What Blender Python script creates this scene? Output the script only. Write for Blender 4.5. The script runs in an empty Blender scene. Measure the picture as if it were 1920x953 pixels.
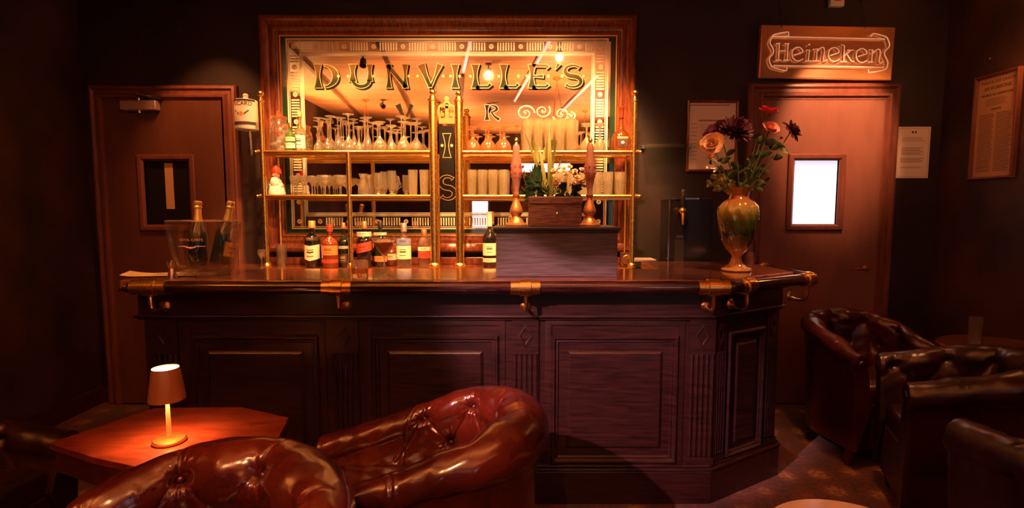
import bpy, math, random
from mathutils import Vector, Matrix

SC = bpy.context.scene
COL = SC.collection
PI = math.pi
rnd = random.Random(7)

# ------------------------------------------------------------------ camera
CAMZ = 1.43
FPX = 1000.0
TH = math.atan(0.086)
cam = bpy.data.cameras.new('camera')
cam.sensor_width = 36.0
cam.lens = 36.0 * FPX / 1920.0
cam.clip_start = 0.05
camo = bpy.data.objects.new('camera', cam)
COL.objects.link(camo)
camo.location = (0, 0, CAMZ)
camo.rotation_euler = (PI / 2 - TH, 0, 0)
SC.camera = camo


def at(px, py, Y):
    """point of the room at depth Y (metres along the room) seen at photo pixel px, py"""
    dx = (px - 960.0) / FPX
    dz = -(py - 476.5) / FPX
    fy = math.cos(TH) + dz * math.sin(TH)
    fz = -math.sin(TH) + dz * math.cos(TH)
    t = Y / fy
    return Vector((dx * t, Y, CAMZ + fz * t))


# ------------------------------------------------------------------ world, colour
w = bpy.data.worlds.new('world')
SC.world = w
w.use_nodes = True
w.node_tree.nodes['Background'].inputs[0].default_value = (0.012, 0.006, 0.006, 1)
w.node_tree.nodes['Background'].inputs[1].default_value = 0.3
SC.view_settings.view_transform = 'Standard'
SC.view_settings.look = 'None'
SC.view_settings.gamma = 1.0
SC.view_settings.use_curve_mapping = False
SC.view_settings.exposure = 0.9
SC.cycles.use_denoising = True
SC.cycles.max_bounces = 10
SC.cycles.transparent_max_bounces = 24
SC.cycles.transmission_bounces = 8
SC.cycles.glossy_bounces = 6
SC.cycles.diffuse_bounces = 3
SC.cycles.sample_clamp_indirect = 4.0
SC.cycles.caustics_reflective = True
SC.cycles.caustics_refractive = True

WARM = (1.0, 0.46, 0.15)
AMBER = (1.0, 0.33, 0.09)
COOL = (0.95, 0.62, 0.85)


def lamp(name, kind, loc, power, color, size=0.05, target=None, angle=60, blend=0.6, sx=None, sy=None):
    l = bpy.data.lights.new(name, kind)
    l.energy = power
    l.color = color
    if kind == 'AREA':
        l.shape = 'RECTANGLE'
        l.size = sx
        l.size_y = sy
    else:
        l.shadow_soft_size = size
    if kind == 'SPOT':
        l.spot_size = math.radians(angle)
        l.spot_blend = blend
    o = bpy.data.objects.new(name, l)
    COL.objects.link(o)
    o.location = loc
    if target is not None:
        d = Vector(target) - Vector(loc)
        o.rotation_euler = d.to_track_quat('-Z', 'Y').to_euler()
    return o


# ceiling spots over the back bar, door and seats; their fixtures are built further down
SPOTS = [  # location, target, watts, cone
    ((-1.35, 3.05, 2.93), (-1.15, 3.70, 1.60), 190, 70, WARM),
    ((-0.55, 3.05, 2.93), (-0.50, 3.70, 1.55), 190, 70, WARM),
    ((0.25, 3.05, 2.93), (0.25, 3.70, 1.60), 150, 70, WARM),
    ((0.74, 3.05, 2.93), (0.55, 3.70, 1.60), 150, 54, WARM),
    ((2.25, 2.90, 2.93), (2.27, 3.84, 1.98), 170, 42, (1.0, 0.40, 0.17)),
    ((1.40, 2.20, 2.93), (1.24, 2.85, 1.30), 70, 34, (1.0, 0.48, 0.20)),
    ((-1.95, 3.20, 2.93), (-2.10, 3.84, 1.80), 50, 56, AMBER),
    ((-1.55, 1.90, 2.93), (-1.50, 2.70, 1.15), 60, 40, WARM),
    ((-0.35, -0.70, 2.93), (-0.20, 1.60, 0.72), 120, 26, (1.0, 0.46, 0.20)),
    ((-1.10, -0.60, 2.93), (-0.75, 1.15, 0.78), 85, 30, (1.0, 0.36, 0.14)),
    ((1.66, 2.50, 2.93), (1.66, 2.75, 0.0), 60, 30, (1.0, 0.34, 0.12)),
    ((0.46, 2.26, 2.93), (0.10, 3.60, 1.50), 170, 74, (1.0, 0.50, 0.20)),
    ((-0.26, 1.56, 2.93), (-0.55, 3.60, 1.45), 230, 62, (1.0, 0.50, 0.20)),
    ((-1.90, -0.40, 2.93), (0.36, 2.50, 0.70), 1100, 18, (1.0, 0.42, 0.44)),  # added spot behind the viewer, put in for the pink on the bar front
]
for i_, (p_, t_, e_, a_, c_) in enumerate(SPOTS):
    lamp('ceiling_spot', 'SPOT', (p_[0], p_[1], p_[2] - 0.035), e_, c_, 0.03, t_, a_, 0.7)
# shaded sconces on the side walls throw their light up over the boarded ceiling (fixtures built further down)
SCONCES = [(2.93, 3.02, 1, 14), (-2.91, 0.35, -1, 300), (2.93, -1.50, 1, 120)]  # last sconce is added, out of view, to brighten the ceiling
for x_, y_, s_, e_ in SCONCES:
    lamp('sconce_light', 'SPOT', (x_, y_, 2.42), e_, (1.0, 0.45, 0.15), 0.05, (x_ - s_ * (0.45 if e_ < 50 else 0.9), y_, 3.05), 140, 0.6)
# opaque bowls added out of view to brighten the boards the mirror reflects
FILL_BOWLS = [(-1.00, -1.30), (1.20, -1.30), (-0.95, 0.90), (0.55, 0.90), (-2.15, -0.40), (0.10, -2.90)]
for x_, y_ in FILL_BOWLS:
    lamp('fill_bowl_light', 'SPOT', (x_, y_, 2.26), 120, (1.0, 0.43, 0.15), 0.08, (x_, y_, 3.05), 152, 0.8)
lamp('sconce_light', 'POINT', (2.93, 3.02, 2.38), 9.0, AMBER, 0.04)
# daylight and neon from the front of the house


# ------------------------------------------------------------------ materials
MATS = {}


def nodes_of(name):
    m = bpy.data.materials.new(name)
    m.use_nodes = True
    nt = m.node_tree
    b = nt.nodes['Principled BSDF']
    MATS[name] = m
    return m, nt, b


def setp(b, **k):
    names = {'color': 'Base Color', 'rough': 'Roughness', 'metal': 'Metallic', 'spec': 'Specular IOR Level',
             'trans': 'Transmission Weight', 'ior': 'IOR', 'coat': 'Coat Weight', 'coatr': 'Coat Roughness',
             'emc': 'Emission Color', 'ems': 'Emission Strength', 'alpha': 'Alpha', 'sheen': 'Sheen Weight',
             'sss': 'Subsurface Weight'}
    for a, v in k.items():
        if a in ('color', 'emc'):
            v = tuple(v) + (1,)
        b.inputs[names[a]].default_value = v


def plain(name, color, rough=0.5, **k):
    """colour with a fine procedural mottling so that no surface is dead flat"""
    m, nt, b = nodes_of(name)
    setp(b, color=color, rough=rough, **k)
    n = nt.nodes.new('ShaderNodeTexNoise')
    n.inputs['Scale'].default_value = 60
    n.inputs['Detail'].default_value = 3
    r = nt.nodes.new('ShaderNodeMapRange')
    r.inputs['To Min'].default_value = max(0.02, rough - 0.05)
    r.inputs['To Max'].default_value = min(1, rough + 0.05)
    nt.links.new(n.outputs['Fac'], r.inputs['Value'])
    nt.links.new(r.outputs['Result'], b.inputs['Roughness'])
    return m


def noisy(name, c1, c2, rough=0.5, scale=(4, 4, 4), nscale=5.0, detail=6, bump=0.1, bscale=None, lo=0.35, hi=0.65, dist=0.02, **k):
    m, nt, b = nodes_of(name)
    setp(b, rough=rough, **k)
    tc = nt.nodes.new('ShaderNodeTexCoord')
    mp = nt.nodes.new('ShaderNodeMapping')
    mp.inputs['Scale'].default_value = scale
    nt.links.new(tc.outputs['Object'], mp.inputs['Vector'])
    n = nt.nodes.new('ShaderNodeTexNoise')
    n.inputs['Scale'].default_value = nscale
    n.inputs['Detail'].default_value = detail
    nt.links.new(mp.outputs['Vector'], n.inputs['Vector'])
    cr = nt.nodes.new('ShaderNodeValToRGB')
    cr.color_ramp.elements[0].position = lo
    cr.color_ramp.elements[0].color = tuple(c1) + (1,)
    cr.color_ramp.elements[1].position = hi
    cr.color_ramp.elements[1].color = tuple(c2) + (1,)
    nt.links.new(n.outputs['Fac'], cr.inputs['Fac'])
    nt.links.new(cr.outputs['Color'], b.inputs['Base Color'])
    if bump:
        bp = nt.nodes.new('ShaderNodeBump')
        bp.inputs['Strength'].default_value = bump
        bp.inputs['Distance'].default_value = dist
        if bscale:
            n2 = nt.nodes.new('ShaderNodeTexNoise')
            n2.inputs['Scale'].default_value = bscale
            n2.inputs['Detail'].default_value = 4
            nt.links.new(mp.outputs['Vector'], n2.inputs['Vector'])
            nt.links.new(n2.outputs['Fac'], bp.inputs['Height'])
        else:
            nt.links.new(n.outputs['Fac'], bp.inputs['Height'])
        nt.links.new(bp.outputs['Normal'], b.inputs['Normal'])
    return m


def glassy(name, tint=(1, 1, 1), ior=1.45, rough=0.0, clear=0.35, haze=0.0, hazec=(1, 1, 1), gloss=0.0):
    """glass that refracts, with part of the light going straight through, and a pale diffuse mix that paints in brightness"""
    m = bpy.data.materials.new(name)
    m.use_nodes = True
    nt = m.node_tree
    nt.nodes.remove(nt.nodes['Principled BSDF'])
    out = nt.nodes['Material Output']
    g = nt.nodes.new('ShaderNodeBsdfGlass')
    g.inputs['Color'].default_value = tuple(tint) + (1,)
    g.inputs['IOR'].default_value = ior
    g.inputs['Roughness'].default_value = rough
    t = nt.nodes.new('ShaderNodeBsdfTransparent')
    t.inputs['Color'].default_value = tuple(tint) + (1,)
    mx = nt.nodes.new('ShaderNodeMixShader')
    mx.inputs['Fac'].default_value = clear
    nt.links.new(g.outputs[0], mx.inputs[1])
    nt.links.new(t.outputs[0], mx.inputs[2])
    last = mx
    if gloss:
        gl = nt.nodes.new('ShaderNodeBsdfGlossy')
        gl.inputs['Color'].default_value = (1, 0.97, 0.92, 1)
        gl.inputs['Roughness'].default_value = 0.10
        m3 = nt.nodes.new('ShaderNodeMixShader')
        m3.inputs['Fac'].default_value = gloss
        nt.links.new(mx.outputs[0], m3.inputs[1])
        nt.links.new(gl.outputs[0], m3.inputs[2])
        mx = last = m3
    if haze:  # diffuse mix paints in the brightness of light caught in the glass
        d = nt.nodes.new('ShaderNodeBsdfTranslucent')
        d.inputs['Color'].default_value = tuple(hazec) + (1,)
        d2 = nt.nodes.new('ShaderNodeBsdfDiffuse')
        d2.inputs['Color'].default_value = tuple(hazec) + (1,)
        md = nt.nodes.new('ShaderNodeMixShader')
        nt.links.new(d.outputs[0], md.inputs[1])
        nt.links.new(d2.outputs[0], md.inputs[2])
        m2 = nt.nodes.new('ShaderNodeMixShader')
        m2.inputs['Fac'].default_value = haze
        nt.links.new(mx.outputs[0], m2.inputs[1])
        nt.links.new(md.outputs[0], m2.inputs[2])
        last = m2
    nt.links.new(last.outputs[0], out.inputs['Surface'])
    MATS[name] = m
    return m


def emit(name, color, strength):
    m, nt, b = nodes_of(name)
    setp(b, color=(0.8, 0.8, 0.8), emc=color, ems=strength, rough=0.5)
    return m


# wood with grain along one axis
noisy('bar_wood', (0.009, 0.0028, 0.0028), (0.028, 0.008, 0.0075), 0.36, (1.2, 1.2, 14), 6, bump=0.05, coat=0.25, coatr=0.25)
noisy('bar_wood_h', (0.010, 0.003, 0.003), (0.030, 0.0085, 0.008), 0.36, (1.0, 8, 16), 6, bump=0.05, coat=0.25, coatr=0.25)
noisy('top_wood', (0.09, 0.025, 0.010), (0.24, 0.072, 0.028), 0.16, (1.0, 14, 8), 5, bump=0.02, coat=0.6, coatr=0.08)
noisy('rail_wood', (0.010, 0.003, 0.003), (0.035, 0.010, 0.008), 0.14, (1, 12, 12), 5, bump=0.01, coat=0.8, coatr=0.06)
noisy('frame_wood', (0.10, 0.020, 0.008), (0.26, 0.062, 0.022), 0.28, (10, 10, 1.6), 6, bump=0.05, coat=0.4, coatr=0.2)
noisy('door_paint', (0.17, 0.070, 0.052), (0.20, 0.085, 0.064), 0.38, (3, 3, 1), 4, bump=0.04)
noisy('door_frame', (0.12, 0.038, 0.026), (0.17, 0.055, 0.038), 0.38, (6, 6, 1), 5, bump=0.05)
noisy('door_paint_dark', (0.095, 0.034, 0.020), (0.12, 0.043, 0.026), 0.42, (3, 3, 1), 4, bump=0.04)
noisy('wall_paint', (0.009, 0.003, 0.003), (0.026, 0.008, 0.007), 0.62, (1, 1, 1), 3.5, 9, bump=0.25, lo=0.3, hi=0.75, dist=0.01)
noisy('side_wall_paint', (0.016, 0.007, 0.005), (0.085, 0.034, 0.020), 0.6, (1, 1, 0.7), 2.6, 10, bump=0.35, lo=0.35, hi=0.7, dist=0.012)
noisy('ceiling_wood', (0.32, 0.15, 0.07), (0.50, 0.24, 0.12), 0.5, (0.6, 9, 1), 4, bump=0.08)
noisy('beam_wood', (0.06, 0.025, 0.012), (0.11, 0.045, 0.022), 0.4, (6, 1, 6), 4, bump=0.05)
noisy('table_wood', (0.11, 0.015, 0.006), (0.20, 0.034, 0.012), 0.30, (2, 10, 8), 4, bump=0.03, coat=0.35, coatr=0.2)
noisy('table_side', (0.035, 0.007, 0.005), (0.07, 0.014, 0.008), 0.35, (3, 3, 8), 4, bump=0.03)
noisy('box_wood', (0.040, 0.030, 0.030), (0.100, 0.078, 0.074), 0.45, (1.2, 6, 26), 5, bump=0.25, dist=0.004)
noisy('crate_wood', (0.040, 0.009, 0.005), (0.13, 0.030, 0.016), 0.55, (3, 8, 16), 5, bump=0.4, dist=0.006)
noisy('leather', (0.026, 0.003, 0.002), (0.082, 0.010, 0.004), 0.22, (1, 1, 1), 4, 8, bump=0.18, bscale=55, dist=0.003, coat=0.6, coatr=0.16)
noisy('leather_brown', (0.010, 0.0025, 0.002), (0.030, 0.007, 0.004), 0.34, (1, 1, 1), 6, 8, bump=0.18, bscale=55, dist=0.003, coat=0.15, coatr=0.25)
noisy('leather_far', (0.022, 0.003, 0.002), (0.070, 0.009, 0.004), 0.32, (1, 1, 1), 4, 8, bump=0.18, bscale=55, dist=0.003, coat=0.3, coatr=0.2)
noisy('leather_dark', (0.018, 0.004, 0.003), (0.040, 0.009, 0.006), 0.35, (1, 1, 1), 6, 8, bump=0.15, bscale=60, dist=0.003)
plain('brass', (0.95, 0.58, 0.17), 0.26, metal=1.0)
plain('brass_dull', (0.72, 0.38, 0.11), 0.32, metal=1.0)
plain('copper', (0.80, 0.36, 0.14), 0.38, metal=0.7)
plain('steel', (0.55, 0.5, 0.48), 0.25, metal=1.0)
plain('aluminium', (0.62, 0.45, 0.36), 0.45, metal=0.6)
plain('black_gloss', (0.012, 0.009, 0.010), 0.15)
plain('black_plastic', (0.02, 0.014, 0.014), 0.4)
plain('rubber', (0.012, 0.010, 0.010), 0.7)
plain('cream_paper', (0.72, 0.52, 0.40), 0.7)
plain('white_paper', (0.80, 0.70, 0.62), 0.7)
plain('aged_paper', (0.50, 0.30, 0.15), 0.75)
plain('menu_paper', (0.62, 0.42, 0.22), 0.6)
plain('ink', (0.045, 0.022, 0.018), 0.6)
plain('grey_ink', (0.30, 0.20, 0.16), 0.7)
plain('red_ink', (0.45, 0.03, 0.02), 0.6)
plain('green_paint', (0.010, 0.035, 0.020), 0.12, coat=0.5)
plain('etched', (0.95, 0.80, 0.56), 0.5, metal=0.55)
plain('etched_pink', (0.70, 0.40, 0.32), 0.4)
plain('gold_leaf', (0.55, 0.32, 0.12), 0.4, metal=0.5)
plain('letter_shadow', (0.006, 0.004, 0.003), 0.6, spec=0.1)
plain('crown_gold', (0.36, 0.14, 0.03), 0.45, metal=0.3)
plain('white_plastic', (0.75, 0.68, 0.62), 0.4)
plain('marble', (0.80, 0.72, 0.72), 0.12)
plain('cork_gold', (0.78, 0.52, 0.20), 0.35, metal=0.7)
plain('label_cream', (0.80, 0.66, 0.42), 0.6)
plain('label_gold', (0.70, 0.42, 0.14), 0.45, metal=0.3)
plain('label_red', (0.55, 0.05, 0.02), 0.55)
plain('label_orange', (0.80, 0.20, 0.05), 0.55)
plain('label_blue', (0.20, 0.22, 0.42), 0.55)
plain('petal_red', (0.50, 0.010, 0.012), 0.55)
plain('petal_burgundy', (0.070, 0.006, 0.014), 0.6)
plain('petal_mauve', (0.10, 0.012, 0.035), 0.6)
plain('petal_cream', (0.85, 0.50, 0.26), 0.6)
plain('petal_orange', (0.80, 0.30, 0.07), 0.6)
plain('petal_pink', (0.72, 0.26, 0.20), 0.6)
plain('petal_white', (0.85, 0.80, 0.68), 0.6)
plain('leaf_green', (0.060, 0.095, 0.018), 0.5)
plain('leaf_dark', (0.015, 0.045, 0.018), 0.45)
plain('leaf_olive', (0.24, 0.22, 0.04), 0.5)
plain('suit_red', (0.60, 0.04, 0.015), 0.5)
plain('beard_white', (0.85, 0.80, 0.70), 0.8)
plain('skin_pink', (0.72, 0.36, 0.24), 0.6)
plain('drink_orange', (1.0, 0.28, 0.03), 0.3)
plain('porcelain_pink', (0.36, 0.16, 0.12), 0.2, coat=0.6)
emit('lamp_glow', (1.0, 0.62, 0.30), 12.0)
emit('bulb_glow', (1.0, 0.60, 0.26), 10.0)
emit('spot_glow', (1.0, 0.62, 0.30), 6.0)
emit('day_glow', (0.86, 0.84, 1.0), 0.50)
emit('street_glow', (0.86, 0.84, 1.0), 1.0)
emit('strip_glow', (1.0, 0.50, 0.60), 0.7)
emit('neon_glow', (1.0, 0.40, 0.20), 0.26)
glassy('glass', (1.0, 0.98, 0.95), 1.48, 0.0, 0.15, 0.06, (1.0, 0.86, 0.60), 0.10)
glassy('bucket_glass', (0.99, 0.98, 0.96), 1.45, 0.0, 0.80)
glassy('glass_cut', (1.0, 0.97, 0.92), 1.48, 0.0, 0.2, 0.10, (1.0, 0.84, 0.52), 0.16)
glassy('glass_clear', (0.99, 0.98, 0.96), 1.45, 0.0, 0.40, 0.03, (1.0, 0.9, 0.75), 0.10)
glassy('glass_shelf', (0.90, 0.97, 0.92), 1.45, 0.0, 0.7, 0.03, (1.0, 0.85, 0.6))
glassy('pane_glass', (0.97, 0.97, 0.97), 1.45, 0.0, 0.9)
glassy('glass_amber', (0.94, 0.60, 0.28), 1.40, 0.0, 0.4, 0.05, (0.9, 0.4, 0.1), 0.12)
glassy('glass_cordial', (1.0, 0.82, 0.66), 1.45, 0.0, 0.3, 0.09, (1.0, 0.5, 0.25), 0.14)
glassy('glass_green', (0.30, 0.55, 0.22), 1.45, 0.0, 0.35, 0.12, (0.7, 0.9, 0.3))
plain('bottle_dark', (0.012, 0.016, 0.008), 0.06, coat=1.0)
plain('bottle_brown', (0.16, 0.030, 0.012), 0.10, coat=1.0)
plain('bottle_black', (0.010, 0.007, 0.007), 0.07, coat=1.0)

# mirror with the faintly tinted silvering of an old pub mirror
m_, nt_, b_ = nodes_of('mirror')
setp(b_, color=(0.88, 0.78, 0.66), metal=1.0, rough=0.015)

# letters: paint that runs from gold leaf at the top to dark green at the foot
m_, nt_, b_ = nodes_of('letter_fill')
setp(b_, rough=0.45, spec=0.12)
tc_ = nt_.nodes.new('ShaderNodeTexCoord')
sp_ = nt_.nodes.new('ShaderNodeSeparateXYZ')
cr_ = nt_.nodes.new('ShaderNodeValToRGB')
nt_.links.new(tc_.outputs['Generated'], sp_.inputs[0])
nt_.links.new(sp_.outputs['Z'], cr_.inputs['Fac'])
cr_.color_ramp.elements[0].position = 0.30
cr_.color_ramp.elements[0].color = (0.012, 0.015, 0.005, 1)
cr_.color_ramp.elements[1].position = 0.95
cr_.color_ramp.elements[1].color = (0.17, 0.085, 0.025, 1)
nt_.links.new(cr_.outputs['Color'], b_.inputs['Base Color'])

# swirled vase glass: amber neck, green belly, spiral ribs
m_, nt_, b_ = nodes_of('vase_glass')
setp(b_, rough=0.10, coat=1.0)
tc_ = nt_.nodes.new('ShaderNodeTexCoord')
sp_ = nt_.nodes.new('ShaderNodeSeparateXYZ')
cr_ = nt_.nodes.new('ShaderNodeValToRGB')
nt_.links.new(tc_.outputs['Generated'], sp_.inputs[0])
nt_.links.new(sp_.outputs['Z'], cr_.inputs['Fac'])
els = [(0.0, (0.50, 0.24, 0.07)), (0.10, (0.34, 0.15, 0.05)), (0.24, (0.36, 0.12, 0.035)), (0.32, (0.12, 0.07, 0.015)),
       (0.45, (0.022, 0.045, 0.008)), (0.60, (0.06, 0.085, 0.014)), (0.74, (0.34, 0.24, 0.05)), (0.88, (0.28, 0.08, 0.025)), (1.0, (0.45, 0.17, 0.05))]
cr_.color_ramp.elements[0].position = 0.0
cr_.color_ramp.elements[0].color = els[0][1] + (1,)
cr_.color_ramp.elements[1].position = 1.0
cr_.color_ramp.elements[1].color = els[-1][1] + (1,)
for p_, c_ in els[1:-1]:
    e_ = cr_.color_ramp.elements.new(p_)
    e_.color = c_ + (1,)
nt_.links.new(cr_.outputs['Color'], b_.inputs['Base Color'])

# carpet: brick red wool with small pale motifs
m_, nt_, b_ = nodes_of('carpet')
setp(b_, rough=0.95, sheen=0.2)
tc_ = nt_.nodes.new('ShaderNodeTexCoord')
vo_ = nt_.nodes.new('ShaderNodeTexVoronoi')
vo_.inputs['Scale'].default_value = 5.5
vo_.inputs['Randomness'].default_value = 0.35
nt_.links.new(tc_.outputs['Object'], vo_.inputs['Vector'])
cr_ = nt_.nodes.new('ShaderNodeValToRGB')
cr_.color_ramp.elements[0].position = 0.18
cr_.color_ramp.elements[0].color = (0.26, 0.11, 0.035, 1)
cr_.color_ramp.elements[1].position = 0.34
cr_.color_ramp.elements[1].color = (0.11, 0.016, 0.006, 1)
e_ = cr_.color_ramp.elements.new(0.6)
e_.color = (0.06, 0.010, 0.005, 1)
nt_.links.new(vo_.outputs['Distance'], cr_.inputs['Fac'])
ns_ = nt_.nodes.new('ShaderNodeTexNoise')
ns_.inputs['Scale'].default_value = 45
nt_.links.new(tc_.outputs['Object'], ns_.inputs['Vector'])
mx_ = nt_.nodes.new('ShaderNodeMixRGB')
mx_.blend_type = 'MULTIPLY'
mx_.inputs['Fac'].default_value = 0.8
cr2_ = nt_.nodes.new('ShaderNodeValToRGB')
cr2_.color_ramp.elements[0].position = 0.4
cr2_.color_ramp.elements[0].color = (0.25, 0.2, 0.2, 1)
cr2_.color_ramp.elements[1].position = 0.6
nt_.links.new(ns_.outputs['Fac'], cr2_.inputs['Fac'])
nt_.links.new(cr_.outputs['Color'], mx_.inputs['Color1'])
nt_.links.new(cr2_.outputs['Color'], mx_.inputs['Color2'])
nt_.links.new(mx_.outputs['Color'], b_.inputs['Base Color'])
bp_ = nt_.nodes.new('ShaderNodeBump')
bp_.inputs['Strength'].default_value = 0.6
nt_.links.new(ns_.outputs['Fac'], bp_.inputs['Height'])
nt_.links.new(bp_.outputs['Normal'], b_.inputs['Normal'])

# copper mirror panel behind the neon
m_, nt_, b_ = nodes_of('sign_panel')
setp(b_, color=(0.85, 0.50, 0.28), metal=1.0, rough=0.3)


# ------------------------------------------------------------------ mesh helpers
class MB:
    def __init__(s):
        s.v = []
        s.f = []

    def add(s, vs, fs, M=None):
        b = len(s.v)
        for p in vs:
            p = Vector(p)
            s.v.append(M @ p if M is not None else p)
        s.f += [tuple(i + b for i in f) for f in fs]
        return s

    def box(s, x0, x1, y0, y1, z0, z1, M=None):
        v = [(x0, y0, z0), (x1, y0, z0), (x1, y1, z0), (x0, y1, z0), (x0, y0, z1), (x1, y0, z1), (x1, y1, z1), (x0, y1, z1)]
        f = [(3, 2, 1, 0), (4, 5, 6, 7), (0, 1, 5, 4), (1, 2, 6, 5), (2, 3, 7, 6), (3, 0, 4, 7)]
        return s.add(v, f, M)

    def prism(s, poly, z0, z1, M=None):
        n = len(poly)
        v = [(x, y, z0) for x, y in poly] + [(x, y, z1) for x, y in poly]
        f = [tuple(range(n - 1, -1, -1)), tuple(range(n, 2 * n))]
        f += [(i, (i + 1) % n, (i + 1) % n + n, i + n) for i in range(n)]
        return s.add(v, f, M)

    def plate(s, poly, y, d, M=None):
        """polygon given in x,z, standing upright, front at y, thickness d behind it"""
        n = len(poly)
        v = [(x, y, z) for x, z in poly] + [(x, y + d, z) for x, z in poly]
        f = [tuple(range(n)), tuple(range(2 * n - 1, n - 1, -1))]
        f += [(i, i + n, (i + 1) % n + n, (i + 1) % n) for i in range(n)]
        return s.add(v, f, M)

    def lathe(s, prof, seg=24, M=None, twist=None):
        """prof: list of (r, z), revolved about z"""
        v = []
        f = []
        rings = []
        for k, (r, z) in enumerate(prof):
            if r < 1e-6:
                rings.append([len(v)])
                v.append((0, 0, z))
            else:
                rings.append(list(range(len(v), len(v) + seg)))
                for i in range(seg):
                    a = 2 * PI * i / seg
                    rr = r * (twist(a, k, z) if twist else 1)
                    v.append((rr * math.cos(a), rr * math.sin(a), z))
        for a, b in zip(rings, rings[1:]):
            if len(a) == 1 and len(b) == 1:
                continue
            for i in range(seg):
                j = (i + 1) % seg
                if len(a) == 1:
                    f.append((a[0], b[j], b[i]))
                elif len(b) == 1:
                    f.append((a[i], a[j], b[0]))
                else:
                    f.append((a[i], a[j], b[j], b[i]))
        return s.add(v, f, M)

    def tube(s, pts, rad, seg=10, M=None, cap=True, flat=1.0):
        pts = [Vector(p) for p in pts]
        n = len(pts)
        if not hasattr(rad, '__len__'):
            rad = [rad] * n
        v = []
        f = []
        up = None
        for i, p in enumerate(pts):
            t = (pts[min(i + 1, n - 1)] - pts[max(i - 1, 0)])
            if t.length < 1e-9:
                t = Vector((0, 0, 1))
            t.normalize()
            if up is None:
                up = Vector((0, 0, 1)) if abs(t.z) < 0.9 else Vector((1, 0, 0))
            a = (up - t * up.dot(t))
            if a.length < 1e-6:
                a = t.orthogonal()
            a.normalize()
            up = a
            b = t.cross(a)
            for k in range(seg):
                th = 2 * PI * k / seg
                v.append(p + a * (rad[i] * math.cos(th)) * flat + b * (rad[i] * math.sin(th)))
        for i in range(n - 1):
            for k in range(seg):
                j = (k + 1) % seg
                f.append((i * seg + k, i * seg + j, (i + 1) * seg + j, (i + 1) * seg + k))
        if cap:
            f.append(tuple(range(seg - 1, -1, -1)))
            f.append(tuple(range((n - 1) * seg, n * seg)))
        return s.add(v, f, M)

    def ball(s, c, r, seg=16, rings=10, M=None, sc=(1, 1, 1)):
        prof = [(math.sin(PI * i / rings) * r, -math.cos(PI * i / rings) * r) for i in range(rings + 1)]
        prof[0] = (0, -r)
        prof[-1] = (0, r)
        T = Matrix.Translation(Vector(c)) @ Matrix.Diagonal((sc[0], sc[1], sc[2], 1))
        return s.lathe(prof, seg, (M @ T) if M is not None else T)

    def grid(s, rows, M=None, wrap=False):
        nr = len(rows)
        nc = len(rows[0])
        v = [p for r in rows for p in r]
        f = []
        for i in range(nr - 1):
            for k in range(nc - 1 if not wrap else nc):
                j = (k + 1) % nc
                f.append((i * nc + k, i * nc + j, (i + 1) * nc + j, (i + 1) * nc + k))
        return s.add(v, f, M)

    def ring(s, x0, x1, z0, z1, y, prof, M=None, fill=False):
        """moulding swept round a rectangle in x,z; prof: (inset, protrusion towards -y)"""
        rows = []
        for ins, pr in prof:
            rows.append([(x0 + ins, y - pr, z0 + ins), (x1 - ins, y - pr, z0 + ins), (x1 - ins, y - pr, z1 - ins), (x0 + ins, y - pr, z1 - ins)])
        s.grid(rows, M, wrap=True)
        if fill:
            s.add(rows[-1], [(0, 1, 2, 3)], M)
        return s


def obj(name, mb, mat, parent=None, M=None, smooth=35, bevel=0.0, loc=None):
    me = bpy.data.meshes.new(name)
    vs = [tuple(M @ v) if M is not None else tuple(v) for v in mb.v]
    me.from_pydata(vs, [], mb.f)
    me.validate()
    me.update()
    if smooth:
        me.polygons.foreach_set('use_smooth', [True] * len(me.polygons))
        me.set_sharp_from_angle(angle=math.radians(smooth))
    me.materials.append(MATS[mat])
    o = bpy.data.objects.new(name, me)
    COL.objects.link(o)
    if loc is not None:
        o.location = loc
    if parent is not None:
        o.parent = parent
    if bevel:
        b = o.modifiers.new('bevel', 'BEVEL')
        b.width = bevel
        b.segments = 2
        b.limit_method = 'ANGLE'
        b.angle_limit = math.radians(50)
    return o


def thing(name, label, cat, loc=(0, 0, 0), rotz=0.0, group=None):
    o = bpy.data.objects.new(name, None)
    o.empty_display_size = 0.05
    COL.objects.link(o)
    o.location = loc
    o.rotation_euler = (0, 0, rotz)
    return tag(o, label, cat, group)


def tag(o, label, cat, group=None):
    o['label'] = label
    o['category'] = cat
    if group:
        o['group'] = group
    return o


def struct(name, mb, mat, parent=None, **k):
    o = obj(name, mb, mat, parent, **k)
    if parent is None:
        o['kind'] = 'structure'
    return o


def dup(root, loc=None, rotz=None, label=None, group=None):
    r = root.copy()
    COL.objects.link(r)
    if loc is not None:
        r.location = loc
    if rotz is not None:
        r.rotation_euler = (0, 0, rotz)
    if label:
        r['label'] = label
    if group:
        r['group'] = group
    for ch in list(root.children):
        c = ch.copy()
        COL.objects.link(c)
        c.parent = r
        for g in ch.children:
            d = g.copy()
            COL.objects.link(d)
            d.parent = c
    return r


def text_mb(txt, size, M, depth=0.0008, spacing=1.0, align='CENTER'):
    cu = bpy.data.curves.new('t', 'FONT')
    cu.body = txt
    cu.size = size
    cu.align_x = align
    cu.align_y = 'CENTER'
    cu.extrude = depth
    cu.resolution_u = 3
    cu.space_character = spacing
    o = bpy.data.objects.new('t', cu)
    COL.objects.link(o)
    dg = bpy.context.evaluated_depsgraph_get()
    me = bpy.data.meshes.new_from_object(o.evaluated_get(dg))
    mb = MB()
    mb.add([v.co.copy() for v in me.vertices], [tuple(p.vertices) for p in me.polygons], M)
    bpy.data.objects.remove(o)
    bpy.data.curves.remove(cu)
    bpy.data.meshes.remove(me)
    return mb


def join(*mbs):
    r = MB()
    for m in mbs:
        r.add(m.v, m.f)
    return r


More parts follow.
